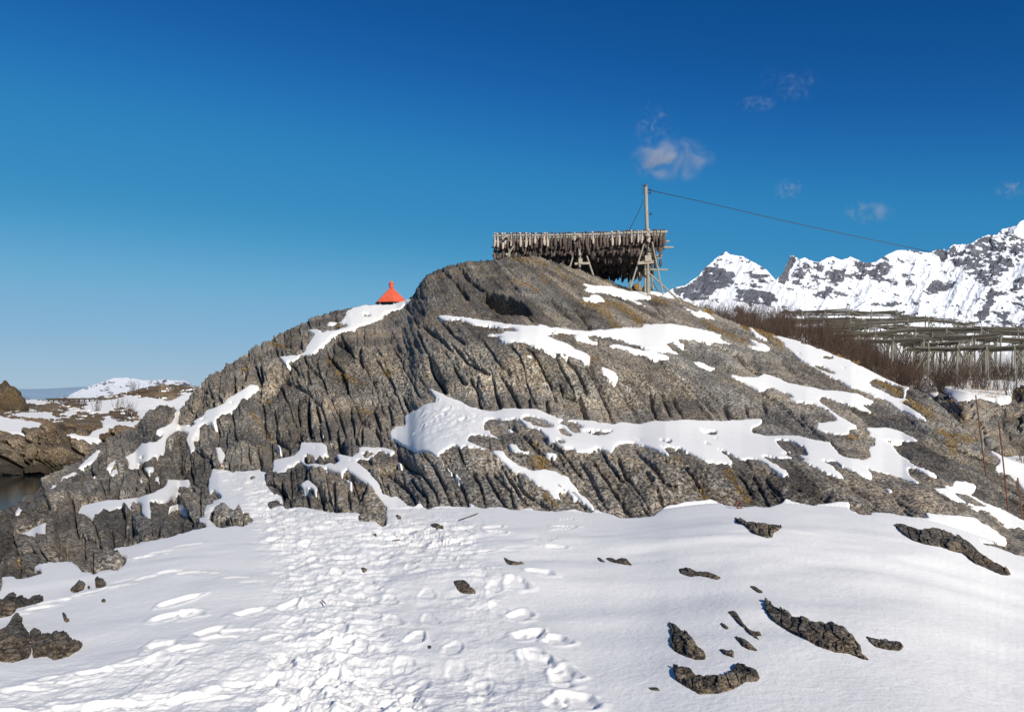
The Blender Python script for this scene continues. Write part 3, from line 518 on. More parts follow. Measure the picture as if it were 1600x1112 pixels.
# trodden snow and footprints (real dents)
tread = np.zeros_like(mask)
for p in [[(360,735),(420,745),(440,790),(600,812),(700,800),(760,830),(800,880),(770,930),(800,990),(860,1060),(930,1240),(150,1240),(-200,1240),(-200,1090),(200,1040),(330,1000),(420,930),(440,880),(390,840),(400,790)], [(640,640),(760,640),(740,690),(650,690)]]:
    fill(tread, p, 1.0, RU0, RV0)
tread = samp(blur(tread, 18), Uall, Vpar, RU0, RV0)
track = np.zeros_like(mask)
for p in [[(350,735),(430,740),(470,800),(560,830),(620,880),(590,960),(640,1050),(700,1240),(360,1240),(430,1060),(440,960),(420,880),(380,800)], [(560,810),(720,810),(760,850),(700,900),(600,880)], [(640,640),(760,640),(740,690),(650,690)]]:
    fill(track, p, 1.0, RU0, RV0)
track = samp(blur(track, 14), Uall, Vpar, RU0, RV0)
tw = tread*sst(0, 5, sdv)*(0.45+0.55*sst(-.25, .2, fbm(Xall/1.1, Dall/1.4, 99, 3)))
Xg = Xall; Yg = Dall
wf1, wf2, wid, wtx, wty = worley(Xg/0.20+0.5*fbm(Xg*1.5, Yg*1.5, 91, 2), Yg/0.27+0.5*fbm(Xg*1.5+9, Yg*1.5, 92, 2), 93)
pits = np.where(wid > 0.35, -sst(0.62, 0.12, wf1), 0.35*sst(0.5, 0.1, wf1))
rough = 0.020*pits+0.040*ridged(Xg*1.5+.4*vn2(Xg*3, Yg*3, 98), Yg*1.9, 94, 5)+0.026*fbm(Xg*5, Yg*6, 95, 5, .6)
fine = 0.020*fbm(Xg*11, Yg*13, 196, 4, .6)+0.012*ridged(Xg*7, Yg*8, 197, 3)
dz = tw*(rough+fine)*(0.42+0.75*track)+track*sst(0, 5, sdv)*(0.022*ridged(Xg*3.6+.5*vn2(Xg*4, Yg*4, 198), Yg*4.2, 199, 4)-0.03)
smooth_rip = (1-tread)*fgm*(0.004*fbm(Xg*1.2, Yg*1.6, 96, 2)+0.0016*fbm(Xg*16, Yg*18, 97, 3))
dz = dz+smooth_rip
P_snow[..., 2] += dz
def stamp(u, v, L, W, ang, depth):
    r, c = hill_xy(u, v); r = int(r); c = int(c); x0, y0 = Xall[r, c], Dall[r, c]
    R = L*1.3; wc = int(R/px[r, c]/(U1d[1]-U1d[0]))+3; dvp = R*px[r, c]
    wr = int(max(8, abs(F*1.7/ (y0-R if y0 > R*1.5 else y0*0.4) - F*1.7/(y0+R))/((VBOT-vs[c])/(NR-1))*0.8))+4
    ra, rb, ca, cb = max(0, r-wr), min(NR, r+wr), max(0, c-wc), min(NU, c+wc)
    dx = Xall[ra:rb, ca:cb]-x0; dy = Dall[ra:rb, ca:cb]-y0
    ca_, sa = math.cos(ang), math.sin(ang)
    a = (dx*ca_+dy*sa)/(L/2); b = (-dx*sa+dy*ca_)/(W/2)
    b = b*(1+0.25*a); d = np.sqrt(a*a+b*b)
    jj = 0.22*vn2(Xall[ra:rb, ca:cb]*14, Dall[ra:rb, ca:cb]*14, 610); P_snow[ra:rb, ca:cb, 2] += -0.40*depth*sst(1.05, 0.70, d+jj)+0.16*depth*np.exp(-((d+jj-1.22)/0.2)**2)
rs = random.Random(5)
def trail(pts, step_px, **kw):
    side = 1
    for (a, b) in zip(pts[:-1], pts[1:]):
        n = max(1, int(math.hypot(b[0]-a[0], b[1]-a[1])/step_px)); 
        for i in range(n):
            tt = i/n; u = a[0]+(b[0]-a[0])*tt; v = a[1]+(b[1]-a[1])*tt; side = -side
            r, c = hill_xy(u, v); ang = math.atan2(1, 0.2*(b[0]-a[0])/max(10, abs(b[1]-a[1])))+rs.uniform(-.3, .3)
            stamp(u+side*kw.get('gap', 9)+rs.uniform(-2, 2), v+rs.uniform(-3, 3), 0.30*rs.uniform(.85, 1.15), 0.13, kw.get('ang', ang), kw.get('depth', 0.06)*rs.uniform(.3, 0.9))
trail([(455,1230),(500,1080),(540,980),(520,900),(470,850),(430,790)], 25, depth=.07)
trail([(600,1230),(650,1100),(640,1000),(600,940),(560,880),(520,840)], 29, depth=.045)
trail([(760,1230),(760,1100),(700,1010),(660,930),(650,860),(640,820)], 30, depth=.030)
trail([(380,1230),(420,1100),(440,1000),(470,920)], 27, depth=.06)
trail([(900,1160),(870,1060),(830,990),(790,950),(740,900),(700,860)], 32, depth=.036)
trail([(890,815),(860,850),(790,870),(700,880)], 22, depth=.035, gap=5, ang=0.5)
trail([(40,1075),(160,1050),(300,1015),(380,990),(430,960)], 30, depth=.055, gap=6, ang=0.2)
trail([(30,960),(120,935),(200,915),(260,895)], 26, depth=.04, gap=5, ang=0.35)
trail([(200,880),(260,868),(330,850)], 26, depth=.05, gap=4, ang=0.25)
trail([(270,898),(330,905),(400,915),(440,925)], 24, depth=.04, gap=3, ang=0.0)
trail([(0,1110),(160,1100),(320,1080),(420,1060)], 30, depth=.06, gap=9, ang=0.2)
for (u, v) in [(285,940),(300,960),(265,965),(395,960),(330,990),(250,1010),(255,1035),(430,830),(430,845),(455,815),(520,820),(545,812),(570,838),(600,835),(730,830),(770,830),(775,838),(885,828),(868,862),(845,905),(808,918),(815,960),(825,990),(870,1000),(840,1030),(880,1050),(900,1090),(690,650),(672,660),(655,672),(700,640),(680,628),(725,655),(392,755),(365,742),(415,755),(400,770),(375,765),(350,738),(355,752),(430,770),(325,800),(340,790)]:
    stamp(u, v, 0.32*rs.uniform(.8, 1.2), 0.18, rs.uniform(0, 3), 0.055 if v > 700 else 0.12)
me = grid_mesh('snow_cover', P_snow, (sdv > -6.2) & ~(fgm > 2), None)
sn = obj('snow_cover', me, M_snow); tag(sn, kind='structure')
def surf(u, v, snow=False, off=0.0):
    r, c = hill_xy(u, v); P = P_snow if snow else P_rock
    r = min(int(round(r)), NRT-1); c = min(int(round(c)), NU-1)
    p = P[r, c]+N[r, c]*off
    return Vector([float(x) for x in p])
# ------------------------------------------------------------------ strips of ground farther off
def strip(name, us, rows, NUg, NRg, u0=None, u1=None):
    """rows: list of (v list, D list) given at the columns us, nearest row first"""
    Ug = np.linspace(us[0] if u0 is None else u0, us[-1] if u1 is None else u1, NUg)
    vv = np.array([pl(Ug, list(zip(us, r[0])), 12) for r in rows]); DD = np.array([np.log(pl(Ug, list(zip(us, r[1])), 12)) for r in rows])
    k = np.linspace(0, len(rows)-1, NRg); i = np.minimum(k.astype(int), len(rows)-2); f = (k-i)[:, None]
    return np.broadcast_to(Ug, (NRg, NUg)).copy(), vv[i]*(1-f)+vv[i+1]*f, np.exp(DD[i]*(1-f)+DD[i+1]*f)
def two_cover(prefix, U_, V_, D_, Z_, disp_, msk, sdraw, tone_, moss_, wet_, rmat, smat, thick=3.0, side=0.0):
    px_ = D_/F; X_ = (U_-800)/F*D_
    N_ = normals(X_, D_, blur(Z_, 3)); N_ = np.where(N_[..., 2:3] < 0, -N_, N_)
    N_ = np.stack([blur(N_[..., i], 3) for i in range(3)], -1); N_ /= np.linalg.norm(N_, axis=-1, keepdims=True)
    Nr = (1-side)*N_+side*np.array([0.05, -1.0, 0.15]); Nr /= np.linalg.norm(Nr, axis=-1, keepdims=True); Pr = np.stack([X_, D_, Z_], -1)+Nr*(px_*disp_)[..., None]; Pr[..., 2] -= px_*np.maximum(sdraw, 0)*3
    o1 = obj(prefix+'_rock', grid_mesh(prefix+'_rock', Pr, sdraw < 5.8, {'tone': tone_, 'moss': moss_, 'wet': wet_}), rmat); tag(o1, kind='structure')
    lp = px_*np.where(sdraw > 0, thick*.6*(1-np.exp(-sdraw/3.0))-.2, -.2+sdraw*1.4-np.maximum(-sdraw-2.5, 0)*6)
    Ps = np.stack([X_, D_, Z_], -1)+N_*(0.7*lp)[..., None]; Ps[..., 2] += 0.3*lp
    o2 = obj(prefix+'_snow', grid_mesh(prefix+'_snow', Ps, sdraw > -5.8), smat); tag(o2, kind='structure')
    return Pr, Ps
# right-hand plain behind the hill
us = [1000, 1040, 1150, 1250, 1400, 1500, 1600, 1900]
rows = [((560,560,590,640,700,745,800,850), (50,50,48,44,38,31,27,24)),
        ((500,495,522,544,604,660,712,730), (58,58,56,54,50,38,35,31)),
        ((496,488,514,534,593,634,690,700), (66,66,62,60,56,40,38,35)),
        ((494,484,511,529,587,612,628,640), (76,76,70,66,62,44,41,38)),
        ((492,480,507,525,579,599,601,605), (95,95,88,82,74,62,56,52)),
        ((490,478,503,518,557,576,583,588), (150,150,135,125,112,98,92,88)),
        ((488,476,498,510,540,552,556,560), (320,320,320,320,300,300,300,300)),
        ((488,476,498,510,542,556,560,562), (900,700,700,700,700,700,700,700))]
pu, pv, pD = strip('plain', us, rows, 700, 420, 1000, 1880)
pZ = (HV-pv)/F*pD
pX = (pu-800)/F*pD
pZ = pZ+0.25*fbm(pX/7, pD/7, 201, 4)*sst(300, 60, pD)
pm = np.zeros_like(mask)
for p in [H((1110,420),(1200,430),(1260,470),(1350,580),(1300,605),(1190,545),(1080,510),(1000,470),(900,420)), H((1350,500),(1500,505),(1600,500),(1900,480),(1900,600),(1600,640),(1500,655),(1440,610),(1380,560)),
          [(1040,430),(1900,430),(1900,605),(1540,606),(1500,600),(1380,592),(1040,500)], I((1350,140),(1420,170),(1500,220),(1600,270),(1800,330),(1800,450),(1600,400),(1560,345),(1480,300),(1430,290),(1400,255),(1450,250),(1440,210)), I((1480,200),(1600,200),(1800,190),(1800,300),(1600,265))]:
    fill(pm, p, 1.0, RU0, RV0)
for p in [H((1210,430),(1260,400),(1340,410),(1450,440),(1500,500),(1370,505),(1290,480)), H((1100,485),(1150,480),(1170,500),(1130,510)), H((1140,505),(1180,515),(1190,540),(1150,525))]:
    fill(pm, p, 0.0, RU0, RV0)
psd = np.clip((blur(pm, 2.6)-0.5)*13, -6.5, 6.5)
psv = samp(psd, pu+2*fbm(pu/6, pv/4, 203, 3), pv+1.5*fbm(pu/6+7, pv/4, 204, 3), RU0, RV0)
psv = psv-5.5*sst(0.25, 0.5, fbm(pX/3.0, pD/5.5, 205, 4))*sst(3, 6, psv)
pf = fbm(pu/40, pv/26, 206, 6, 0.6); w1 = worley(pu/34+pf, pv/26, 207)
pdis = 9*pf+7*(w1[2]-.5)-6*np.exp(-((w1[1]-w1[0])/0.12)**2)
pdis = np.where(psv > 3, 0, pdis)*sst(110, 60, pD)
Pp, Pps = two_cover('plain', pu, pv, pD, pZ, pdis, pm, psv, np.clip(.45+.5*(w1[2]-.5), 0, 1), np.clip(0.7*sst(0.0, 0.35, fbm(pu/30, pv/18, 208, 4)), 0, 1), np.zeros_like(pu), M_rock, M_snow)
def plain_z(x, y):
    u = 800+x/y*F; c = int(np.clip(round((u-1000)/880*699), 0, 699)); r = int(np.argmin(np.abs(pD[:, c]-y)))
    return float(pZ[r, c])
# left-hand shore across the inlet
us = [-300, -200, 0, 60, 130, 200, 240, 300, 350, 460]
rows = [((745,745,742,742,742,742,742,742,742,742), (84,84,85,86,87,88,88,88,88,88)),
        ((736,736,736,737,737,736,736,736,736,736), (85,85,86,87,88,89,89,89,89,89)),
        ((700,700,705,700,712,712,700,700,700,700), (88,88,89,90,91,92,92,92,92,92)),
        ((672,672,676,674,682,690,680,680,680,680), (95,95,96,96,98,97,100,100,100,100)),
        ((648,648,650,652,660,665,660,658,655,655), (112,112,112,112,112,112,114,115,115,115)),
        ((632,632,634,636,640,642,640,638,638,638), (138,138,138,138,138,138,138,138,138,138)),
        ((618,618,625,624,624,612,600,603,612,612), (175,175,170,170,170,165,165,170,170,170)),
        ((640,640,640,640,640,640,640,640,640,640), (230,230,230,230,230,230,230,230,230,230))]
iu, iv, iD = strip('shore', us, rows, 620, 300, -260, 440)
iZ = (HV-iv)/F*iD
im = np.zeros_like(mask)
for p in [K((-400,345),(0,345),(150,370),(320,400),(340,430),(280,440),(310,465),(200,462),(130,450),(205,490),(140,520),(60,490),(0,470),(-400,470)), K((60,330),(250,315),(400,325),(520,385),(430,372),(300,368),(200,360),(100,345)), K((0,240),(130,270),(180,310),(100,300),(0,262)), K((470,335),(560,295),(610,325),(540,352)),
          K((620,270),(700,258),(900,210),(1000,185),(1250,180),(1550,165),(1900,160),(1900,400),(1480,400),(1400,330),(1330,270),(1250,260),(1180,330),(1100,385),(1060,310),(950,280),(850,320),(760,330),(720,300)), K((150,205),(330,225),(450,238),(350,265),(200,245)), K((510,490),(600,480),(700,510),(720,470),(820,430),(790,400),(850,330),(900,390),(1100,390),(1100,412),(1000,450),(850,450),(820,500),(740,580),(640,550),(540,520)),
          K((400,550),(480,580),(510,602),(440,572)), K((530,605),(600,615),(560,628)), K((215,588),(310,600),(260,608)), K((330,225),(600,232),(860,212),(700,250),(450,250))]:
    fill(im, p, 1.0, RU0, RV0)
for p in [K((980,185),(1080,140),(1250,140),(1450,168),(1330,225),(1180,205),(1050,190)), K((850,320),(900,290),(1060,300),(1070,380),(960,380),(880,350)), K((840,235),(890,238),(860,245))]: fill(im, p, 0.0, RU0, RV0)
isd = np.clip((blur(im, 1.8)-0.5)*13, -6.5, 6.5)
isv = samp(isd, iu+2.5*fbm(iu/5, iv/2.5, 211, 3), iv+1.5*fbm(iu/6+7, iv/3, 212, 3), RU0, RV0)
isv = isv-8*sst(0.06, 0.22, fbm(iu/11, iv/2.2, 213, 5, .6))*sst(200, 800, iu*0+500)*sst(668, 655, iv)*np.where(isv > 0, 1, 0)
isv = isv+7*sst(0.16, 0.30, fbm(iu/12, iv/2.2, 214, 5, .6))*np.where(isv < 0, 1, 0)*sst(676, 660, iv)
fI = fbm(iu/34, iv/20, 215, 6, 0.6); wI = worley(iu/38+0.8*fI, iv/24+0.6*fI, 216)
eI = wI[1]-wI[0]
idis = 1.5*(12*np.sqrt(np.clip(eI, 0, .5)*2)-9*np.exp(-(eI/0.1)**2)+8*(wI[2]-.5))*sst(655, 685, iv)+9*fI*sst(640, 670, iv)+4*fI+3*fbm(iu/6, iv/5, 218, 4, .6)
iwet = np.clip(sst(726, 734, iv)+0.55*sst(706, 722, iv+6*fI)+0.5*sst(0.25, 0.45, fbm(iu/20, iv/9, 219, 3)), 0, 0.9)
two_cover('shore', iu, iv, iD, iZ, idis, im, isv, np.clip(.5+.9*(wI[2]-.5), 0, 1), np.clip(0.85*sst(0.0, 0.3, fbm(iu/14, iv/6, 217, 4))*sst(690, 665, iv), 0, 1), iwet, M_farrock, M_farsnow, 2.0, .75)
# weed line just above the water
SEA = -8.35
# sea
k = NT('sea_water'); k.b.inputs['Base Color'].default_value = (0.010, 0.012, 0.012, 1); k.b.inputs['Roughness'].default_value = 0.05
k.b.inputs['IOR'].default_value = 1.33; k.b.inputs['Specular IOR Level'].default_value = 0.5
wv = k.noise(2.2, 5, 0.6, k.mapping((0.35, 1.6, 1))); k.bump(wv, 0.5, 0.02)
m = MB(); m.add([(-45000, 20, SEA), (45000, 20, SEA), (45000, 80000, SEA), (-45000, 80000, SEA)], [(0, 1, 2, 3)])
sea = m.build('sea', k.m); tag(sea, kind='structure')
# ------------------------------------------------------------------ mountains
def mountain_material(name, rock, snow, sc):
    k = NT(name); a = k.attr('rock')
    n1 = k.noise(0.012*sc, 8, 0.72, k.mapping((1, 1, 1.6), (0.2, 0.5, 0.3))); 
    n2 = k.noise(0.035*sc, 6, 0.7); mm_ = k.n('ShaderNodeMath', operation='ADD'); k.l(n1, mm_.inputs[0]); k.l(n2, mm_.inputs[1]); s_ = k.n('ShaderNodeMath', operation='MULTIPLY_ADD'); k.l(mm_.outputs[0], s_.inputs[0]); s_.inputs[1].default_value = 1.5; o_ = k.n('ShaderNodeMath', operation='SUBTRACT'); k.l(a, o_.inputs[0]); o_.inputs[1].default_value = 1.0; k.l(o_.outputs[0], s_.inputs[2])
    f = k.ramp(s_.outputs[0], [(0.46, 0.0), (0.50, 1.0)])
    # ramp input runs 0..1: the attribute is pre-scaled
    fr_ = k.ramp(k.noise(0.05*sc, 6, 0.7), [(0.3, [c*0.55 for c in rock]), (0.7, [c*1.5 for c in rock])])
    k.l(k.mix(f, snow, fr_), k.b.inputs['Base Color']); k.b.inputs['Roughness'].default_value = 0.9; k.b.inputs['Specular IOR Level'].default_value = 0.1
    k.bump(k.noise(0.02*sc, 8, 0.7), 0.8, 6/sc)
    return k.m
M_mt = mountain_material('mountain_face', (0.125, 0.127, 0.145), (0.87, 0.875, 0.89), 1.0)
def mountain(name, sky_pts, D0, D1, vbase, dens, base, mat, seed, amp=1.0, streak=(1.0, 0.6), dfun=None):
    us_ = [p[0] for p in sky_pts]; Ug = np.arange(us_[0], us_[-1], 0.8); NRg = int((vbase-min(p[1] for p in sky_pts))/0.8)
    sk = pl(Ug, sky_pts)+0.9*fbm(Ug/4.0, Ug*0, seed+1, 3)
    tt = np.linspace(0, 1, NRg)[:, None]; V_ = vbase+tt*(sk[None, :]-vbase); U_ = np.broadcast_to(Ug, V_.shape).copy()
    r1 = ridged(U_/46+V_/90, V_/70-U_/200, seed+2, 5); r2 = ridged(U_/15+V_/28, V_/22, seed+3, 5); f3 = fbm(U_/5, V_/4, seed+4, 4, .6)
    D_ = D0+(D1-D0)*np.clip((vbase-V_)/(vbase-min(p[1] for p in sky_pts)), 0, 1)**0.9
    if dfun is not None: D_ = D_+dfun(U_, V_)
    D_ = D_*(1-amp*(0.009*r1+0.0016*r2+0.0014*f3)*sst(0, 0.15, tt))
    dm = np.zeros((920, 2300), np.float32)
    for p, v_ in dens:
        m_ = np.zeros_like(dm); fill(m_, p, 1.0, RU0, RV0-100); dm = np.maximum(dm, v_*blur(m_, 2.5))
    dv = np.maximum(samp(dm, U_, V_, RU0, RV0-100), base)
    n = fbm((U_*streak[0]+V_*streak[1])/13, (V_*streak[0]-U_*streak[1]*0.4)/5.5, seed+5, 6, 0.68)*0.5+0.5
    n = 0.75*n+0.25*(1-(r2*0.5+0.5)); n = (n-0.5)*1.6+0.56
    rockv = (0.5+(dv-n)*1.5)                                   # >0.5 rock
    rockv = np.clip(rockv*0.0+np.clip((dv-n)*1.1, -0.5, 0.5), -0.5, 0.5)
    X_ = (U_-800)/F*D_; Z_ = (HV-V_)/F*D_
    # far side, falling away
    nb = 24; bb = np.linspace(0, 1, nb+1)[1:, None]; Db2 = D_[-1:]*(1+0.45*bb); Zb2 = Z_[-1:]*(1-bb**0.8*1.05)+Z_[-1:]*0.03*fbm(U_[:nb]/20, V_[:nb]*0+bb*9, seed+7, 3)*bb
    P = np.stack([np.vstack([X_, np.repeat(X_[-1:], nb, 0)*(1+0.45*bb)]), np.vstack([D_, Db2]), np.vstack([Z_, Zb2])], -1)
    o = obj(name, grid_mesh(name, P, None, {'rock': np.vstack([rockv, np.repeat(rockv[-1:], nb, 0)])}), mat); tag(o, kind='structure'); return o
def Q(*p): return [(1040+x/5.714, 340+y/5.714) for x, y in p]
def R_(*p): return [(1320+x/5.714, 340+y/5.714) for x, y in p]
skA = [(1000,470),(1030,462)]+Q((0,670),(60,635),(110,615),(175,605),(250,550),(300,515),(340,460),(410,400),(460,350),(500,325),(540,305),(580,330),(690,345),(720,365),(800,405),(850,435),(900,465),(960,530),(1010,590),(1060,640),(1110,710),(1150,770))+[(1262,492),(1285,510)]
mountain('mountain', skA, 1750, 2350, 560, [(Q((40,655),(180,610),(300,520),(440,380),(520,440),(600,480),(640,570),(560,620),(440,640),(400,720),(280,760),(100,700)), 0.80), (Q((440,420),(620,480),(640,580),(500,600),(430,560)), 0.85), (Q((600,600),(820,650),(860,780),(760,800),(640,740)), 0.66), (Q((820,630),(1000,680),(1010,760),(900,790),(840,720)), 0.72), (Q((460,350),(560,360),(640,420),(560,420),(480,400)), 0.50), (Q((700,460),(900,480),(960,620),(760,620)), 0.44)], 0.28, M_mt, 300, 1.0)
skB = [(1185,470)]+Q((990,555),(1050,490),(1085,410),(1115,340),(1140,340),(1190,370),(1240,355),(1300,385),(1370,400),(1440,360),(1490,345),(1560,375))+R_((0,370),(50,350),(110,370),(170,405),(270,400),(310,370),(350,350),(400,320),(470,290),(600,290),(750,315),(780,300),(820,280),(890,285),(915,300),(940,260),(970,240),(1120,235),(1170,205),(1230,170),(1290,155),(1360,155),(1400,105),(1530,75),(1570,35),(1600,25))+[(1630,330),(1700,300),(1800,290),(1950,330),(2060,420)]
mountain('mountain', skB, 2500, 3300, 575, [(Q((990,570),(1050,480),(1115,335),(1160,370),(1150,430),(1090,500),(1110,600),(1050,600)), 0.95), (Q((1150,400),(1600,370),(1600,520),(1590,700),(1500,790),(1380,790),(1260,640),(1100,600),(1120,500)), 0.53), (Q((1270,480),(1360,480),(1370,580),(1300,600)), 0.7), (Q((1400,560),(1500,620),(1500,720),(1420,700)), 0.72),
    (R_((0,370),(120,380),(280,410),(400,350),(420,520),(430,600),(300,560),(100,560),(60,430)), 0.60), (R_((0,700),(80,800),(0,830)), 0.7), (R_((490,480),(640,500),(700,520),(560,540),(660,600),(560,640),(500,560)), 0.60), (R_((700,540),(860,560),(980,590),(970,640),(860,670),(760,700),(660,650),(760,610)), 0.70), (R_((740,570),(870,560),(870,670),(800,650)), 0.85), (R_((170,760),(420,735),(650,770),(560,800),(380,810),(250,800)), 0.60), (R_((890,480),(1010,510),(980,535),(900,510)), 0.55), (R_((480,340),(560,345),(540,360)), 0.55), (R_((1000,600),(1080,650),(1020,690)), 0.48),
    (R_((780,300),(900,290),(930,370),(860,390)), 0.72), (R_((920,300),(970,245),(1110,235),(1240,170),(1400,110),(1600,140),(1600,330),(1480,360),(1520,440),(1400,520),(1390,590),(1280,625),(1180,590),(1100,520),(1010,460),(940,400)), 0.58), (R_((1010,400),(1130,300),(1200,330),(1120,500),(1020,470)), 0.7), (R_((1260,330),(1380,400),(1400,500),(1280,470)), 0.7), (R_((1460,260),(1600,160),(1600,380),(1500,340)), 0.7), (R_((1560,35),(1600,30),(1600,100),(1500,110)), 0.3),
    (R_((1440,640),(1520,540),(1600,520),(1900,500),(1900,760),(1600,740)), 0.6), ([(1600,340),(1950,330),(1950,500),(1600,470)], 0.5)], 0.24, M_mt, 320, 1.0, dfun=lambda U_, V_: -120*sst(1400, 1700, U_))
skD = R_((960,960),(1000,940),(1080,900),(1160,885),(1210,800),(1250,740),(1280,670),(1300,630),(1340,615),(1450,645),(1550,700),(1600,740))+[(1640,480),(1720,470),(1850,500),(1950,530)]
mountain('mountain', skD, 1350, 1750, 575, [(R_((1180,880),(1290,640),(1350,620),(1330,760),(1280,880),(1200,960)), 0.75), (R_((1300,620),(1450,650),(1500,700),(1350,660)), 0.6), (R_((1280,940),(1380,960),(1420,1010),(1300,1010)), 0.6)], 0.37, M_mt, 340, 1.1)
# low snowy island far across the water, at the left
skL = [(92,624)]+[(x/5, 580+y/5) for x, y in [(500,205),(560,175),(640,140),(760,95),(840,65),(900,52),(980,48),(1050,58),(1120,72),(1200,72),(1280,60),(1340,68),(1400,72),(1450,75),(1490,95),(1520,110),(1600,120)]]+[(350,608),(420,622)]
mountain('far_island', skL, 6500, 8200, 630, [(K((780,130),(900,90),(1060,90),(1050,120),(900,140),(800,160)), 0.40), (K((1180,80),(1300,65),(1500,80),(1520,130),(1300,130),(1200,110)), 0.52)], 0.26, M_mt, 360, 0.25)
# added solid strip for the horizon cloud bank, haze painted into its colour
M_haze = simple('painted_haze_blue', (0.30, 0.42, 0.53), 1.0, 0.04, 0.0005)
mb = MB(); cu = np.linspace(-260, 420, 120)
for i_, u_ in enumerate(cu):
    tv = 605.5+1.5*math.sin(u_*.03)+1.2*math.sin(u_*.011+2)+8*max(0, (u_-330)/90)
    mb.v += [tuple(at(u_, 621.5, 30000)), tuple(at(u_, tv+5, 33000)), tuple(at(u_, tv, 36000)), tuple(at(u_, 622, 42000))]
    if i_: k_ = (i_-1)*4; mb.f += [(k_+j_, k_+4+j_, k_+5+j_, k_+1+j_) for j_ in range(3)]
tag(mb.build('painted_cloud_bank', M_haze, None, True), kind='structure')
# ------------------------------------------------------------------ timber things
M_pole = simple('weathered_pole_wood', (0.40, 0.34, 0.26), 0.85, 0.3, 5, stretch=(1, 6, 6), bump=0.01)
M_post = simple('silver_post_wood', (0.33, 0.30, 0.24), 0.85, 0.3, 5, stretch=(6, 6, 1), bump=0.01)
M_green = simple('grey_green_timber', (0.165, 0.142, 0.108), 0.9, 0.35, 4, stretch=(5, 5, 1))
M_palepost = simple('pale_post_timber', (0.265, 0.245, 0.195), 0.9, 0.3, 4, stretch=(5, 5, 1))
M_sheet = simple('mossy_rack_poles', (0.080, 0.073, 0.052), 0.95, 0.4, 3)
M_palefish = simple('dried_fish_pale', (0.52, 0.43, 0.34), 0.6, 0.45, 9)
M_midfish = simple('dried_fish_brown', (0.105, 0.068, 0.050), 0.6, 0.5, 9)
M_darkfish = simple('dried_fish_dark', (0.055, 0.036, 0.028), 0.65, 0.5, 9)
M_cable = simple('black_cable', (0.02, 0.02, 0.022), 0.6, 0.1)
M_rust = simple('rusty_iron', (0.16, 0.055, 0.028), 0.85, 0.4, 12)
M_red = simple('red_painted_roof', (0.70, 0.115, 0.050), 0.6, 0.22, 2.2)
M_white = simple('white_paint', (0.75, 0.75, 0.73), 0.5, 0.1)
M_glass = simple('dark_lantern_glass', (0.02, 0.025, 0.03), 0.15, 0.1)
M_twig = simple('shrub_twigs', (0.080, 0.048, 0.031), 0.9, 0.35, 8)
M_grass = simple('dry_ochre_grass', (0.46, 0.29, 0.095), 0.9, 0.4, 6)
# ---- the drying rack on the hill top
RD = 44.0
def rk(u, v, D): return at(u, v, D)
rack = empty('fish_rack', at(910, 455, 47)); tag(rack, 'large weathered timber rack full of hanging fish on top of the rock hill', 'fish rack')
rl = rack.location
def rpart(mb, name, mat=M_pole):
    for i, p in enumerate(mb.v): mb.v[i] = (p[0]-rl.x, p[1]-rl.y, p[2]-rl.z)
    return mb.build(name, mat, rack)
def endpt(u, v, D): return at(u, v, D)
rr = random.Random(3)
poles = []
zt_l, zt_r = at(770, 368, RD).z, at(1040, 362, RD).z
NP = 11
for i in range(NP):                                    # the top layer: poles one behind the other, all at one height
    D_ = RD+i*0.70
    xl = at(770, 0, RD).x+rr.uniform(-.15, .5); xr = at(1040, 0, RD).x+rr.uniform(-.2, .35)+(0.25 if i in (4, 6) else 0)
    a = Vector((xl, D_, zt_l+rr.uniform(-.03, .03))); b = Vector((xr, D_, zt_r+rr.uniform(-.03, .03)))
    mb = MB(); n = 9; pts = [a.lerp(b, t_)+Vector((0, rr.uniform(-.02, .02), rr.uniform(-.02, .02)-0.05*math.sin(math.pi*t_))) for t_ in np.linspace(0, 1, n)]
    mb.tube(pts, [0.055+0.02*t_ for t_ in np.linspace(0, 1, n)], 7); poles.append((pts, 0)); rpart(mb, 'pole')
low = []
for i in range(8):                                     # a second layer one metre down
    D_ = RD+0.9+i*0.8; z0 = zt_l-0.62-0.16*(i % 3)
    a = Vector((at(775, 0, RD).x+rr.uniform(-.3, .6), D_, z0)); b = Vector((at(1036, 0, RD).x+rr.uniform(-.2, .7), D_, z0+0.08))
    mb = MB(); pts = [a.lerp(b, t_) for t_ in np.linspace(0, 1, 7)]
    mb.tube(pts, 0.06, 7); low.append(pts); rpart(mb, 'pole')
for (u, v0, v1) in [(792, 371, 371), (905, 371, 371), (1012, 366, 366)]:        # cross beams front to back
    for dz, nm in ((-0.13, 'cross_beam'), (-1.12, 'cross_beam')):
        x = at(u, 0, RD).x; mb = MB(); z = zt_l+dz+(0.02 if u > 1000 else 0)
        mb.tube([(x, RD-0.5, z), (x+0.05, RD+NP*0.70+0.5, z)], 0.07, 7); rpart(mb, nm)
def leg(u0, v0, u1, v1, D_, r=0.055, name='leg', mat=M_post, D2=None):
    mb = MB(); a = at(u0, v0, D_); b = at(u1, v1, D2 or D_); mb.tube([a, a.lerp(b, .5), b], [r*0.85, r*.95, r], 7); rpart(mb, name, mat)
leg(1006, 382, 985, 449, RD-0.2, .048); leg(1019, 378, 1036, 460, RD-0.25, .048)
leg(1012, 372, 1013, 466, RD+0.15, .07); leg(1009, 390, 1008, 464, RD+1.2, .06); leg(999, 425, 999, 452, RD+3.5, .05); leg(985, 420, 984, 450, RD+4.5, .05)
leg(1007, 420, 1062, 470, RD+0.9, .055, 'brace'); leg(1020, 440, 1030, 458, RD+5.5, .04, 'brace', M_green)
leg(803, 384, 786, 410, RD-0.2, .05); leg(895, 402, 888, 425, RD-0.1, .05); leg(917, 400, 927, 430, RD-0.1, .055); leg(905, 372, 906, 430, RD+0.1, .07); leg(795, 372, 796, 410, RD+0.1, .07)
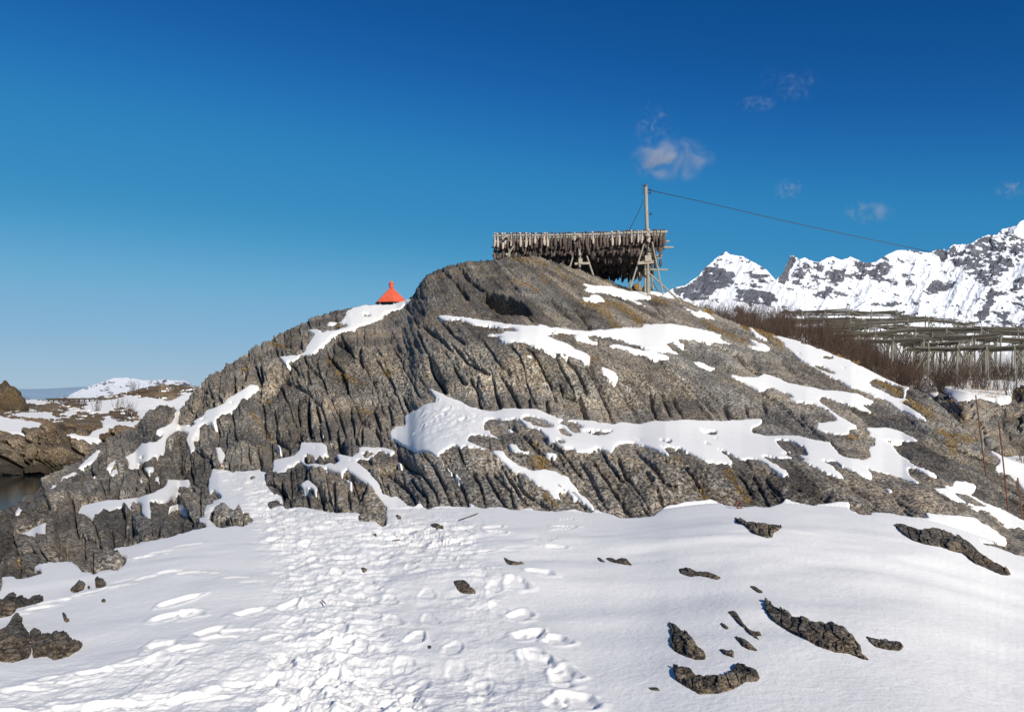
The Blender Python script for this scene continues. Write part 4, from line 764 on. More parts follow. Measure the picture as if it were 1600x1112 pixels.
for u_ in (795, 905, 1010):
    leg(u_+3, 378, u_+12, 470, RD+NP*0.68, .06)
for (u0, v0, u1, v1, D_, w_) in [(997, 411, 1021, 409, RD-0.4, .16), (898, 412, 922, 411, RD-0.3, .12), (1008, 404, 1018, 403, RD-0.46, .34), (904, 408, 910, 408, RD-.36, .3)]:
    a = at(u0, v0, D_); b = at(u1, v1, D_); mb = MB(); mb.box((a+b)/2, ((b-a).length, 0.035, w_), Matrix.Rotation(-math.atan2((b-a).z, (b-a).x), 3, 'Y')); rpart(mb, 'board', M_pole)
for (u0, v0, u1, v1, D_) in [(1018, 386, 1052, 386.5, RD+.3), (1010, 404, 1033, 403, RD+1), (1016, 421, 1043, 421.5, RD+1.5), (768, 386, 782, 386.5, RD+.4), (780, 404, 795, 404, RD+1.5), (1010, 377, 1046, 377, RD+1.2)]:
    leg(u0, v0, u1, v1, D_, .055, 'pole', M_pole)
# ---- the fish: headless cod tied by the tails
def fish_mesh(seed, L):
    r_ = random.Random(seed); mb = MB(); vs = []; n = 8
    prof = [(0.00, .012, .010), (0.10, .020, .014), (0.22, .050, .030), (0.42, .078, .040), (0.62, .092, .044), (0.80, .088, .040), (0.93, .070, .030), (1.0, .040, .016)]
    bend = r_.uniform(-.04, .04); fs = []
    for i, (t_, a, b) in enumerate(prof):
        for k_ in range(n):
            an = 2*math.pi*k_/n; q_ = 1+0.12*r_.uniform(-1, 1)
            vs.append((a*math.cos(an)*q_+bend*math.sin(t_*3), b*math.sin(an)*q_-(0.02 if math.sin(an) < -.5 else 0)*t_, -t_*L))
    for i in range(len(prof)-1):
        for k_ in range(n):
            k2 = (k_+1) % n; fs.append((i*n+k_, i*n+k2, (i+1)*n+k2, (i+1)*n+k_))
    fs.append(tuple(range(n))); fs.append(tuple(range((len(prof)-1)*n, len(prof)*n))[::-1])
    mb.add(vs, fs)
    # spread tail fin standing above the cord, with a fin fold on each flank
    mb.add([(-.012, .008, 0), (.012, .008, 0), (.075, .004, .13), (.02, .004, .10), (-.03, .004, .115), (-.085, .004, .12), (-.012, -.008, 0), (.012, -.008, 0), (.075, -.004, .13), (.02, -.004, .10), (-.03, -.004, .115), (-.085, -.004, .12)],
           [(0, 1, 2, 3, 4, 5), (11, 10, 9, 8, 7, 6), (0, 6, 7, 1), (1, 7, 8, 2), (2, 8, 9, 3), (3, 9, 10, 4), (4, 10, 11, 5), (5, 11, 6, 0)])
    mb.add([(.07, 0, -L*.45), (.12, .006, -L*.62), (.085, 0, -L*.75), (.08, -.012, -L*.6)], [(0, 1, 2, 3)])
    mb.add([(-.07, 0, -L*.35), (-.115, .006, -L*.5), (-.085, 0, -L*.62), (-.08, -.012, -L*.5)], [(3, 2, 1, 0)])
    return mb.mesh('fish', True)
fm = []
for i, (mt, L) in enumerate([(M_palefish, .62), (M_palefish, .55), (M_palefish, .70), (M_midfish, .62), (M_midfish, .68), (M_darkfish, .62), (M_darkfish, .70), (M_darkfish, .56)]):
    me_ = fish_mesh(i, L); me_.materials.append(mt); fm.append(me_)
FISH_LB = ['pale dried fish hanging by its tail in the front row under the top pole', 'brown dried fish hanging in the second row behind the pale front row', 'dark dried fish hanging in the crowded rows in the middle of the timber rack', 'dark dried fish hanging from the lower poles of the timber rack']
count = 0; rest = []
cord = M_cable
def hang(pts, t_, side, idx, lb):
    global count
    k_ = t_*(len(pts)-1); i0 = int(min(k_, len(pts)-2)); p = pts[i0].lerp(pts[i0+1], k_-i0)
    p = p+Vector((0, side*0.085, 0.05-rr.uniform(0, .05)-(rr.uniform(0, .34) if lb == 3 else 0)))
    rot = Matrix.Rotation(rr.uniform(-.5, .5), 3, 'Z') @ Matrix.Rotation(rr.uniform(-.06, .06), 3, 'Y')
    if count < 300:
        o = bpy.data.objects.new('fish', fm[idx]); COL.objects.link(o); o.location = p; o.rotation_euler = rot.to_euler()
        s_ = rr.uniform(.85, 1.12)*(1.25 if lb == 1 else 1); o.scale = (s_*.82, s_*.9, s_)
        tag(o, FISH_LB[lb], 'dried fish', ['dried fish in the front row of the rack', 'dried fish in the second row of the rack', 'dried fish in the middle of the rack', 'dried fish on the lower poles'][lb]); count += 1
    else: rest.append((p, rot, idx))
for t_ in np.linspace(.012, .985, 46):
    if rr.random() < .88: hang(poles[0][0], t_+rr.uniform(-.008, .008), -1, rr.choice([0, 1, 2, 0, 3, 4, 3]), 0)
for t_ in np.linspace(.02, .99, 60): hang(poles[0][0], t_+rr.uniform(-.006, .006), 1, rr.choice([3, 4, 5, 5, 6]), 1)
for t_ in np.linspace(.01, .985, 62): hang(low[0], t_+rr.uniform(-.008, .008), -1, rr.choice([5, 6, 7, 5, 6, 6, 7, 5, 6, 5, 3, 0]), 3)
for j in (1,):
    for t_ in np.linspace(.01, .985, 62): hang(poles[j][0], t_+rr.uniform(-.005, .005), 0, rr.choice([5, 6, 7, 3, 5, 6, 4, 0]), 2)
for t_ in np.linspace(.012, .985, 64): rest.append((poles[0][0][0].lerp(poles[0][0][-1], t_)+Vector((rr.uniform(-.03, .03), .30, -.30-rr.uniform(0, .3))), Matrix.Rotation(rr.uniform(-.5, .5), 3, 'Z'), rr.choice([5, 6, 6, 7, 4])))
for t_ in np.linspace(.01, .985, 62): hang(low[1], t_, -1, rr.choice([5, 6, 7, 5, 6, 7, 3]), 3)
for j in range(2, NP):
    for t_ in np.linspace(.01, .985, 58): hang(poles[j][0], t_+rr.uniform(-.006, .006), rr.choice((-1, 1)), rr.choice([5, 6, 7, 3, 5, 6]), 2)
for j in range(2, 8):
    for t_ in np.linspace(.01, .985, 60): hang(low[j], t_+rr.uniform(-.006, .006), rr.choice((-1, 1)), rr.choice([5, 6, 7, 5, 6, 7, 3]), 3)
V_l = []; F_l = []; MI = []; n0 = 0
mats = [M_palefish, M_midfish, M_darkfish]; midx = [0, 0, 0, 1, 1, 2, 2, 2]
for (p, rot, idx) in rest:
    me_ = fm[idx]
    for v_ in me_.vertices: q_ = rot @ v_.co+p; V_l.append((q_.x, q_.y, q_.z))
    for f_ in me_.polygons: F_l.append(tuple(i+n0 for i in f_.vertices)); MI.append(midx[idx])
    n0 += len(me_.vertices)
me_ = bpy.data.meshes.new('fish_mass'); me_.from_pydata(V_l, [], F_l)
for m_ in mats: me_.materials.append(m_)
me_.polygons.foreach_set('material_index', MI); me_.update()
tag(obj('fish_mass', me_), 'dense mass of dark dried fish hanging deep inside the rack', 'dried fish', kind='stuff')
# small heap of gear seen under the right end of the rack
hp = empty('gear_heap', at(1003, 462, 50)); tag(hp, 'small heap of ochre tarpaulin and dark green netting under the right end of the rack', 'gear heap')
def lump(c, sx, sy, sz, seed, n=14, m_=9):
    r_ = random.Random(seed); mb = MB(); vs = [(c[0], c[1], c[2]+sz)]; fs = []
    for j in range(1, m_+1):
        ph = math.pi*0.62*j/m_
        for i in range(n):
            th = 2*math.pi*i/n; q_ = 1+.18*math.sin(3*th+seed+j*.7)+r_.uniform(-.06, .06)
            vs.append((c[0]+sx*math.sin(ph)*math.cos(th)*q_, c[1]+sy*math.sin(ph)*math.sin(th)*q_, c[2]+sz*math.cos(ph)*(1+r_.uniform(-.05, .05))))
    for i in range(n): fs.append((0, 1+i, 1+(i+1) % n))
    for j in range(m_-1):
        for i in range(n): fs.append((1+j*n+i, 1+(j+1)*n+i, 1+(j+1)*n+(i+1) % n, 1+j*n+(i+1) % n))
    mb.add(vs, fs); return mb
lump((-.30, 0, -.1), .42, .35, .85, 2).build('tarpaulin', simple('ochre_tarpaulin', (0.30, 0.17, 0.05), .6), hp, True)
lump((.35, .1, .0), .42, .4, .7, 5).build('net_pile', simple('dark_green_net', (0.03, 0.09, 0.075), .9), hp, True)
# ---- the pole and its cable
PD = 46.0
up = empty('utility_pole', at(1013, 466, PD)); tag(up, 'tall bare grey wooden pole rising behind the right end of the fish rack', 'utility pole')
pl_ = up.location
mb = MB(); pts = [at(1013.5, 466, PD)-pl_, at(1011.5, 380, PD)-pl_, at(1009, 291, PD)-pl_]; mb.tube(pts, [.125, .11, .092], 12); mb.build('pole_shaft', M_post, up, True)
mb = MB(); c_ = at(1009, 290.5, PD)-pl_; mb.tube([c_-Vector((0, 0, .06)), c_+Vector((0, 0, .05)), c_+Vector((0, 0, .12))], [.11, .115, .02], 12); mb.build('pole_cap', simple('zinc_cap', (0.10, .10, .11), .5), up)
mb = MB()
for dv in (297, 302, 335): 
    c_ = at(1009.4+(dv-297)*.03, dv, PD)-pl_; mb.tube([c_-Vector((.13, .02, 0)), c_+Vector((.26, -.03, 0))], .022, 6); mb.tube([c_+Vector((.24, -.03, -.05)), c_+Vector((.24, -.03, .09))], [.045, .03], 8)
mb.build('insulator_bracket', M_cable, up)
mb = MB(); c_ = at(1008, 300, PD)-pl_
mb.tube([c_+Vector((-.17+.05*math.sin(a_), -.1, a_*.16-.2)) for a_ in np.linspace(0, 4, 12)], .018, 5); mb.build('wire_coil', M_cable, up)
cb = MB(); pts = []
P0 = at(1013, 297, PD); 
for i, (u_, v_) in enumerate([(1013, 297), (1080, 311.5), (1150, 327.5), (1220, 344), (1300, 361.5), (1380, 378.5), (1430, 388.5), (1462, 396)]):
    t_ = (u_-1013)/(1462-1013); inv_ = (1-t_)/PD+t_/2600.0; pts.append(at(u_, v_, 1/inv_))
sm_ = []
for a_, b_ in zip(pts[:-1], pts[1:]): sm_ += [a_, a_.lerp(b_, .5)]
sm_.append(pts[-1]); cb.tube(sm_, [max(.022, .0004*p.y) for p in sm_], 6)
tag(cb.build('power_cable', M_cable), 'long black cable running from the pole top toward the mountains on the right', 'cable')
cb = MB(); cb.tube([at(1006, 312, PD), at(995, 337, PD-.2), at(982, 362, PD-.6)], .018, 5); tag(cb.build('guy_wire', M_cable), 'thin slack wire from the pole down to the rack poles on its left', 'wire')
# ---- the red lantern roof
LD = 58.0
lh = empty('lighthouse', at(611.5, 560, LD)); tag(lh, 'small lighthouse with red hexagonal roof and finial beyond the left shoulder of the hill', 'lighthouse')
ll = lh.location; ppm = F/LD
def hx(R_x, z, off=math.radians(-102)):
    return [(R_x*math.sin(off+k_*math.pi/3), -R_x*math.cos(off+k_*math.pi/3), z) for k_ in range(6)]
def zz(v): return (HV-v)/F*LD-ll.z
def hexloft(levels, nm, mat, cap=True, bot=True):
    mb = MB(); vs = []; fs = []
    for R_x, z in levels: vs += hx(R_x, z)
    for j in range(len(levels)-1):
        for i in range(6): fs.append((j*6+i, j*6+(i+1) % 6, (j+1)*6+(i+1) % 6, (j+1)*6+i))
    if cap: fs.append(tuple(range((len(levels)-1)*6, len(levels)*6)))
    if bot: fs.append(tuple(range(6))[::-1])
    mb.add(vs, fs); return mb.build(nm, mat, lh)
rf_ = hexloft([(1.24, zz(474.2)), (1.26, zz(473.2)), (.15, zz(450.2))], 'roof', M_red)
def lathe(prof, nm, mat, parent, n=24):
    mb = MB(); vs = []; fs = []
    for r_, z in prof: vs += [(r_*math.cos(2*math.pi*k_/n), r_*math.sin(2*math.pi*k_/n), z) for k_ in range(n)]
    for j in range(len(prof)-1):
        for i in range(n): fs.append((j*n+i, j*n+(i+1) % n, (j+1)*n+(i+1) % n, (j+1)*n+i))
    fs.append(tuple(range(n))[::-1]); fs.append(tuple(range((len(prof)-1)*n, len(prof)*n))); mb.add(vs, fs); return mb.build(nm, mat, parent)
lathe([(.12, zz(450.8)), (.155, zz(449)), (.17, zz(444.5)), (.20, zz(444)), (.205, zz(442.8)), (.16, zz(442.4)), (.01, zz(438))], 'finial', M_red, rf_)
hexloft([(.70, zz(560)), (.70, zz(500)), (.80, zz(499.6)), (.80, zz(489))], 'tower', M_white)
hexloft([(.86, zz(489)), (.86, zz(474.6))], 'lantern_glazing', M_glass, False, False)
for k_ in range(6):
    a_ = math.radians(-102)+k_*math.pi/3; x, y = .90*math.sin(a_), -.90*math.cos(a_); x2, y2 = 1.10*math.sin(a_), -1.10*math.cos(a_)
    mb = MB(); mb.tube([(x, y, zz(488)), (x, y, zz(480)), (x2, y2, zz(474.4))], .045, 6); mb.build('bracket', M_white, lh)
hexloft([(1.10, zz(491)), (1.10, zz(488.8))], 'gallery', M_white)
# ---- rods on the right
for (pts, r_, lb, ct, mt) in [([(1524.5, 617), (1532, 678), (1540.5, 742)], .016, 'tall thin rusty iron rod leaning left, nearest the dark gully wall', 'iron rod', M_rust),
                          ([(1560.6, 657), (1568, 727), (1575.5, 800)], .016, 'thin rusty iron rod standing in the middle of the three rods', 'iron rod', M_rust),
                          ([(1590, 746), (1594, 778), (1597.5, 814)], .016, 'shortest rusty iron rod at the right edge of the rock hill', 'iron rod', M_rust),
                          ([(1534.5, 671), (1536, 692)], .013, 'short pale green stake behind the tallest rusty rod', 'stake', simple('pale_green_stake', (.35, .45, .38), .6))]:
    b_ = pts[-1]; Dd = surf(b_[0], min(b_[1], 812)).y; Dd = min(Dd, 23.5)
    mb = MB(); q_ = [at(p[0], p[1], Dd) for p in pts]; mb.tube(q_+[q_[-1]-Vector((0, 0, .3))], r_, 7); tag(mb.build('iron_rod' if ct == 'iron rod' else 'stake', mt), lb, ct, 'rusty rods at the right edge' if ct == 'iron rod' else None)
# ring bolt in the snow
p0 = surf(1155, 797, True); mb = MB()
mb.tube([p0+Vector((.045*math.cos(a_), -.01, .055+.05*math.sin(a_))) for a_ in np.linspace(0, 2*math.pi, 17)], .011, 6, False)
mb.tube([p0+Vector((-.02, 0, .01)), p0+Vector((.05, .02, .0)), p0+Vector((.12, -.03, -.02))], .008, 5); tag(mb.build('ring_bolt', M_rust), 'small rusty ring bolt lying in the snow below the middle rock face', 'ring bolt')
# ------------------------------------------------------------------ racks on the plain
def plain_rack(u1, v1, D1, u2, v2, D2, depth, seed, label, group='empty drying racks on the snowy plain', height=None, npole=13, bays=None):
    r_ = random.Random(seed); a = at(u1, v1, D1); b = at(u2, v2, D2); L = (b-a).length; base = (a+b)/2; base.z = plain_z(base.x, base.y)
    o = empty('fish_rack', base); tag(o, label, 'fish rack', group)
    ax = (b-a).normalized(); ay = Vector((-ax.y, ax.x, 0)).normalized()
    if ay.y < 0: ay = -ay
    def P(s_, t_, z=0): return a+ax*s_+ay*t_+Vector((0, 0, z))-base
    for i in range(npole):
        t_ = depth*i/(npole-1)+r_.uniform(-.1, .1); e0, e1 = r_.uniform(-.9, .3), r_.uniform(-.3, .9)
        mb = MB(); z0 = r_.uniform(-.05, .16); z1 = r_.uniform(-.05, .16); mb.tube([P(e0, t_, z0), P(L*.5, t_+r_.uniform(-.1, .1), (z0+z1)/2-.10), P(L+e1, t_+r_.uniform(-.35, .35), z1)], [.06, .065, .055], 5)
        mb.build('pole', M_sheet if i % 3 else M_green, o)
    nb_ = bays or max(2, int(round(L/3.2)))
    for j in range(nb_+1):
        s_ = L*j/nb_+r_.uniform(-.15, .15); s_ = min(max(s_, .1), L-.1)
        mb = MB(); mb.tube([P(s_, -.35, -.15), P(s_+r_.uniform(-.1, .1), depth+.35, -.15)], .065, 6); mb.build('cross_beam', M_green, o)
        for t_ in (0, depth):
            top = P(s_, t_, r_.choice([0, 0, .05, .35])); w_ = top+base; lean = r_.uniform(-.18, .18)
            if j % 2 and t_ > 0 and L > 8 and r_.random() < .3: continue
            zb_ = plain_z(w_.x, w_.y)-.3; mb = MB(); mb.tube([top, Vector((top.x+lean, top.y, zb_-base.z))], [.06, .075], 6); mb.build('post', M_palepost, o)
        if r_.random() < .75:
            w_ = P(s_, 0)+base; zb_ = plain_z(w_.x, w_.y)-base.z; sg_ = r_.choice((-1, 1)); mb = MB()
            mb.tube([P(s_, 0, -.1), Vector((P(s_+sg_*1.5, -.25).x, P(s_, -.25).y, zb_+.2))], .06, 5); mb.build('brace', M_green, o)
        if r_.random() < .5:
            mb = MB(); p_, q_ = P(s_, -.1, -.2), P(s_, depth, -.2); w_ = q_+base; q_.z = plain_z(w_.x, w_.y)-base.z+.4; mb.tube([p_, q_], .06, 5); mb.build('brace', M_green, o)
RK = [(1218,487,118,1328,484,112,7,'farthest long rack at the left end of the plain, just above the brown thicket'),
 (1205,500,96,1330,497,92,6,'long low rack behind the brown thicket, under the snowy mountain saddle'),
 (1320,488,120,1402,486,116,7,'far rack in the middle with one corner post standing above its poles'),
 (1300,507,88,1420,503,86,6,'middle rack with a sagging dark layer of poles over crossed braces'),
 (1398,492,108,1492,500,104,7,'far rack tilting down to the right in front of the smooth snow bowl'),
 (1300,523,74,1432,513,72,5,'near left rack with its dark poles tilting up to the right'),
 (1420,515,84,1535,512,80,6,'wide rack behind the crossed braces right of centre'),
 (1340,531,64,1446,529,62,4,'low near rack standing among shrubs, left of the tall posts'),
 (1497,505,122,1524,504,121,4,'tiny distant rack in the gap below the dark mountain spur'),
 (1470,527,70,1566,522,68,5,'rack with tall pale posts right of the low near racks'),
 (1448,543,56,1542,541,55,3.4,'lowest and nearest rack, one pale pole layer on tall thin posts'),
 (1530,517,92,1650,519,88,7,'high rack at the right edge of the photo under the snowy spur'),
 (1556,528,72,1680,531,70,5,'tall-legged rack at the right edge with many thin posts'),
 (1540,545,62,1625,538,60,4,'short rack at the right edge behind the shrubs on long posts'),
 (1240,513,82,1330,512,80,5,'low rack half hidden in the thicket at the left of the plain'),
 (1350,500,101,1452,496,98,6,'far rack right behind the middle sagging one'),
 (1262,496,108,1372,499,105,6,'far rack sloping down to the right behind the left thicket'),
 (1385,509,92,1498,514,89,5,'rack in the middle distance whose poles drop to the right'),
 (1330,519,79,1462,524,77,5,'rack with dark underside just above the low near rack'),
 (1455,520,76,1600,531,73,5,'long rack crossing behind the tall pale posts at the right'),
 (1500,510,104,1600,512,101,6,'far rack in a level line just below the blue shadow of the spur'),
 (1425,535,66,1500,533,65,4,'short near rack between the low near rack and the lowest one'),
 (1290,516,84,1352,511,83,4,'short tilted rack at the edge of the thicket')]
for i, (u1, v1, D1, u2, v2, D2, dp, lb) in enumerate(RK): plain_rack(u1, v1, D1, u2, v2, D2, dp, 40+i, lb, npole=11)
# ------------------------------------------------------------------ shrubs
def shrub_mesh(seed, hgt=1.0, spread=.55, nstem=26, name='shrub'):
    r_ = random.Random(seed); mb = MB()
    def tw(p, d, L, r0, lvl):
        pts = [p]; q_ = Vector(d); n = 4 if lvl == 0 else 3
        for i in range(n):
            q_ = (q_+Vector((r_.uniform(-.22, .22), r_.uniform(-.22, .22), r_.uniform(-.05, .25)))).normalized(); pts.append(pts[-1]+q_*L/n)
        mb.tube(pts, [r0*(1-.8*i/n) for i in range(n+1)], 3, False)
        if lvl < 2:
            for _ in range(4 if lvl == 0 else 2):
                k_ = r_.randint(1, n); d2 = (q_+Vector((r_.uniform(-.9, .9), r_.uniform(-.9, .9), r_.uniform(0, .7)))).normalized(); tw(pts[k_], d2, L*r_.uniform(.35, .6), r0*.55, lvl+1)
    for i in range(nstem):
        a_ = r_.uniform(0, 2*math.pi); rr_ = r_.random()**.5; ln = r_.uniform(.15, 1)*spread
        tw(Vector((math.cos(a_)*rr_*spread*.55, math.sin(a_)*rr_*spread*.55, -.1)), Vector((math.cos(a_)*ln, math.sin(a_)*ln, 1)), hgt*r_.uniform(.55, 1.05), .011*hgt**.3, 0)
    me_ = mb.mesh(name); me_.materials.append(M_twig); return me_
SM = [shrub_mesh(500+i) for i in range(5)]
rs2 = random.Random(77)
def shrub(x, y, z, hgt, wd, label, group=None):
    o = bpy.data.objects.new('shrub', rs2.choice(SM)); COL.objects.link(o); o.location = (x, y, z); o.rotation_euler = (0, 0, rs2.uniform(0, 6.28)); o.scale = (wd, wd, hgt)
    tag(o, label, 'shrub', group); return o
def plain_at(u, D): x = (u-800)/F*D; return x, D, plain_z(x, D)
LBT = 'bare reddish-brown shrub in the dense thicket behind the right shoulder of the hill'
for i in range(100):
    t_ = rs2.random(); u_ = 1062+t_*300; Dn = 54-12*t_*t_; D_ = Dn+rs2.random()**1.3*(16+20*t_)
    x, y, z = plain_at(u_, D_); hh = rs2.uniform(1.3, 2.3)*min(1, .5+1.3*t_) if t_ < .35 else rs2.uniform(1.5, 2.4)
    shrub(x, y, z-.1, hh, rs2.uniform(1.4, 2.3), LBT, 'thicket behind the right shoulder of the hill')
LBR = 'bare dark shrub on the snow among the legs of the drying racks'
for i in range(125):
    u_ = rs2.uniform(1330, 1640); D_ = rs2.uniform(48, 72)
    if u_ > 1440:
        D_ = rs2.uniform(60, 80) if rs2.random() < .75 else rs2.uniform(47, 54)
        if rs2.random() < .35: continue
    x, y, z = plain_at(u_, D_); shrub(x, y, z-.05, rs2.uniform(.9, 1.9), rs2.uniform(.9, 1.5), LBR, 'shrubs under the drying racks')
for (u_, D_, h_, w_, lb) in [(1498, 47, 1.3, 1.1, 'lone bare shrub on a snow patch left of the dark cliff'), (1462, 50, 1.2, .9, 'small bare shrub on the snow slope below the first posts'), (1585, 45, 1.5, 1.3, 'bare shrub on the snowy ledge above the dark cliff'), (1540, 49, 1.4, 1.3, 'bare shrub below the tall posts, left of the cliff top'), (1598, 34, .9, .7, 'small bare shrub on the snow below the cliff at the right edge'), (1410, 52, 1.7, 1.2, 'bare shrub where the snow slope meets the thicket')]:
    x, y, z = plain_at(u_, D_); shrub(x, y, z-.05, h_, w_, lb)
# shrubs on the left shore
def shore_z(x, y):
    u_ = 800+x/y*F; c = int(np.clip(round((u_+260)/700*619), 0, 619)); r = int(np.argmin(np.abs(iD[:, c]-y))); return float(iZ[r, c])
for (u_, v_, h_, w_, lb) in [(185, 643, 2.4, 1.6, 'dark bare bush left of the snow gully on the far shore'), (205, 650, 2.4, 2.2, 'dark bare bush right of the snow gully on the far shore'), (152, 643, 2.4, 1.4, 'thin bare bush on the snow of the far shore'), (40, 632, 2.0, 1.5, 'small bare bush at the foot of the dark knoll'), (100, 632, 1.6, 2.2, 'low bush in front of the long low rack on the far shore'), (210, 605, 1.8, 2.4, 'low bush on the brown crest of the far shore'), (128, 634, 1.5, 1.6, 'low bush near the right end of the long low rack')]:
    c = int(np.clip(round((u_+260)/700*619), 0, 619)); r = int(np.argmin(np.abs(iv[:, c]-v_))); D_ = float(iD[r, c]); x = (u_-800)/F*D_
    shrub(x, D_, float(iZ[r, c])-.1, h_, w_, lb)
# long low rack on the far shore
jr = empty('fish_rack', at(118, 626, 160)); tag(jr, 'long low dark rack standing in line along the far shore at the left', 'fish rack'); jl = jr.location
for i in range(3):
    mb = MB(); a = at(72, 623.2, 158+i*1.2)-jl; b = at(170, 622.6, 158+i*1.2)-jl; mb.tube([a, b], .16, 5); mb.build('pole', M_sheet, jr)
for u_ in range(76, 170, 8):
    mb = MB(); mb.tube([at(u_, 623, 158.5)-jl, at(u_, 632, 158.5)-jl], .12, 5); mb.build('post', M_sheet, jr)
# ------------------------------------------------------------------ dry grass on the rocks
GV = []; GF = []
rg_ = random.Random(9)
def tuft(p, n, L, spread):
    for _ in range(n):
        a_ = rg_.uniform(0, 6.28); b0 = p+Vector((rg_.uniform(-1, 1)*spread, rg_.uniform(-1, 1)*spread, -0.02)); l_ = L*rg_.uniform(.5, 1.15)
        d = Vector((math.cos(a_)*.8, math.sin(a_)*.8-.15, rg_.uniform(.45, 1.2))).normalized(); side = Vector((-math.sin(a_+rg_.uniform(-1, 1)), math.cos(a_), 0)).normalized()*max(.0035, .00020*p.y)*rg_.uniform(.8, 1.6)
        m_ = b0+d*l_*.6; t_ = m_+(d+Vector((0, 0, -.9))).normalized()*l_*.45; k_ = len(GV)
        GV.extend([b0-side, b0+side, m_+side*.8, m_-side*.8, t_]); GF.append((k_, k_+1, k_+2)); GF.append((k_, k_+2, k_+3)); GF.append((k_+3, k_+2, k_+4))
for p, wd in GRASS:
    for (a, b) in zip(p[:-1], p[1:]):
        ln = math.hypot(b[0]-a[0], b[1]-a[1]); n = int(max(2, ln*wd*0.16))
        for _ in range(n):
            t_ = rg_.random(); u_ = a[0]+(b[0]-a[0])*t_+rg_.gauss(0, wd*.32); v_ = a[1]+(b[1]-a[1])*t_+rg_.gauss(0, wd*.32)
            if v_ < vs_of(np.array([u_]))[0]+1: continue
            q_ = surf(u_, v_); tuft(q_, 7, min(.22, .0052*q_.y*(wd/8)**.5), .035)
for _ in range(420):                                   # fringe where the hill meets the thicket, and on the plain
    t_ = rg_.random(); u_ = 1100+t_*330; v_ = vs_of(np.array([u_]))[0]+rg_.uniform(0, 5); q_ = surf(u_, v_)
    if fbm(np.array([u_/16.0]), np.array([0.3]), 611, 2)[0] > -.02: tuft(q_, 9, .34, .07)
for _ in range(900):
    u_ = rg_.uniform(1330, 1640); D_ = rg_.uniform(40, 78); x, y, z = plain_at(u_, D_)
    if fbm(np.array([u_/24.0]), np.array([D_/5.0]), 612, 3)[0] > .12: tuft(Vector((x, y, z)), 8, .4, .16)
for _ in range(260):
    u_ = rg_.uniform(680, 1000); v_ = rg_.uniform(405, 480)
    if v_ > vs_of(np.array([u_]))[0]+3 and fbm(np.array([u_/14.0]), np.array([v_/6.0]), 613, 3)[0] > .16: tuft(surf(u_, v_), 6, .14, .05)
gm = bpy.data.meshes.new('dry_grass'); gm.from_pydata([tuple(v_) for v_ in GV], [], GF); gm.update()
tag(obj('dry_grass', gm, M_grass), 'tufts of dry ochre grass in the rock cracks and along the hill edge', 'grass', kind='stuff')
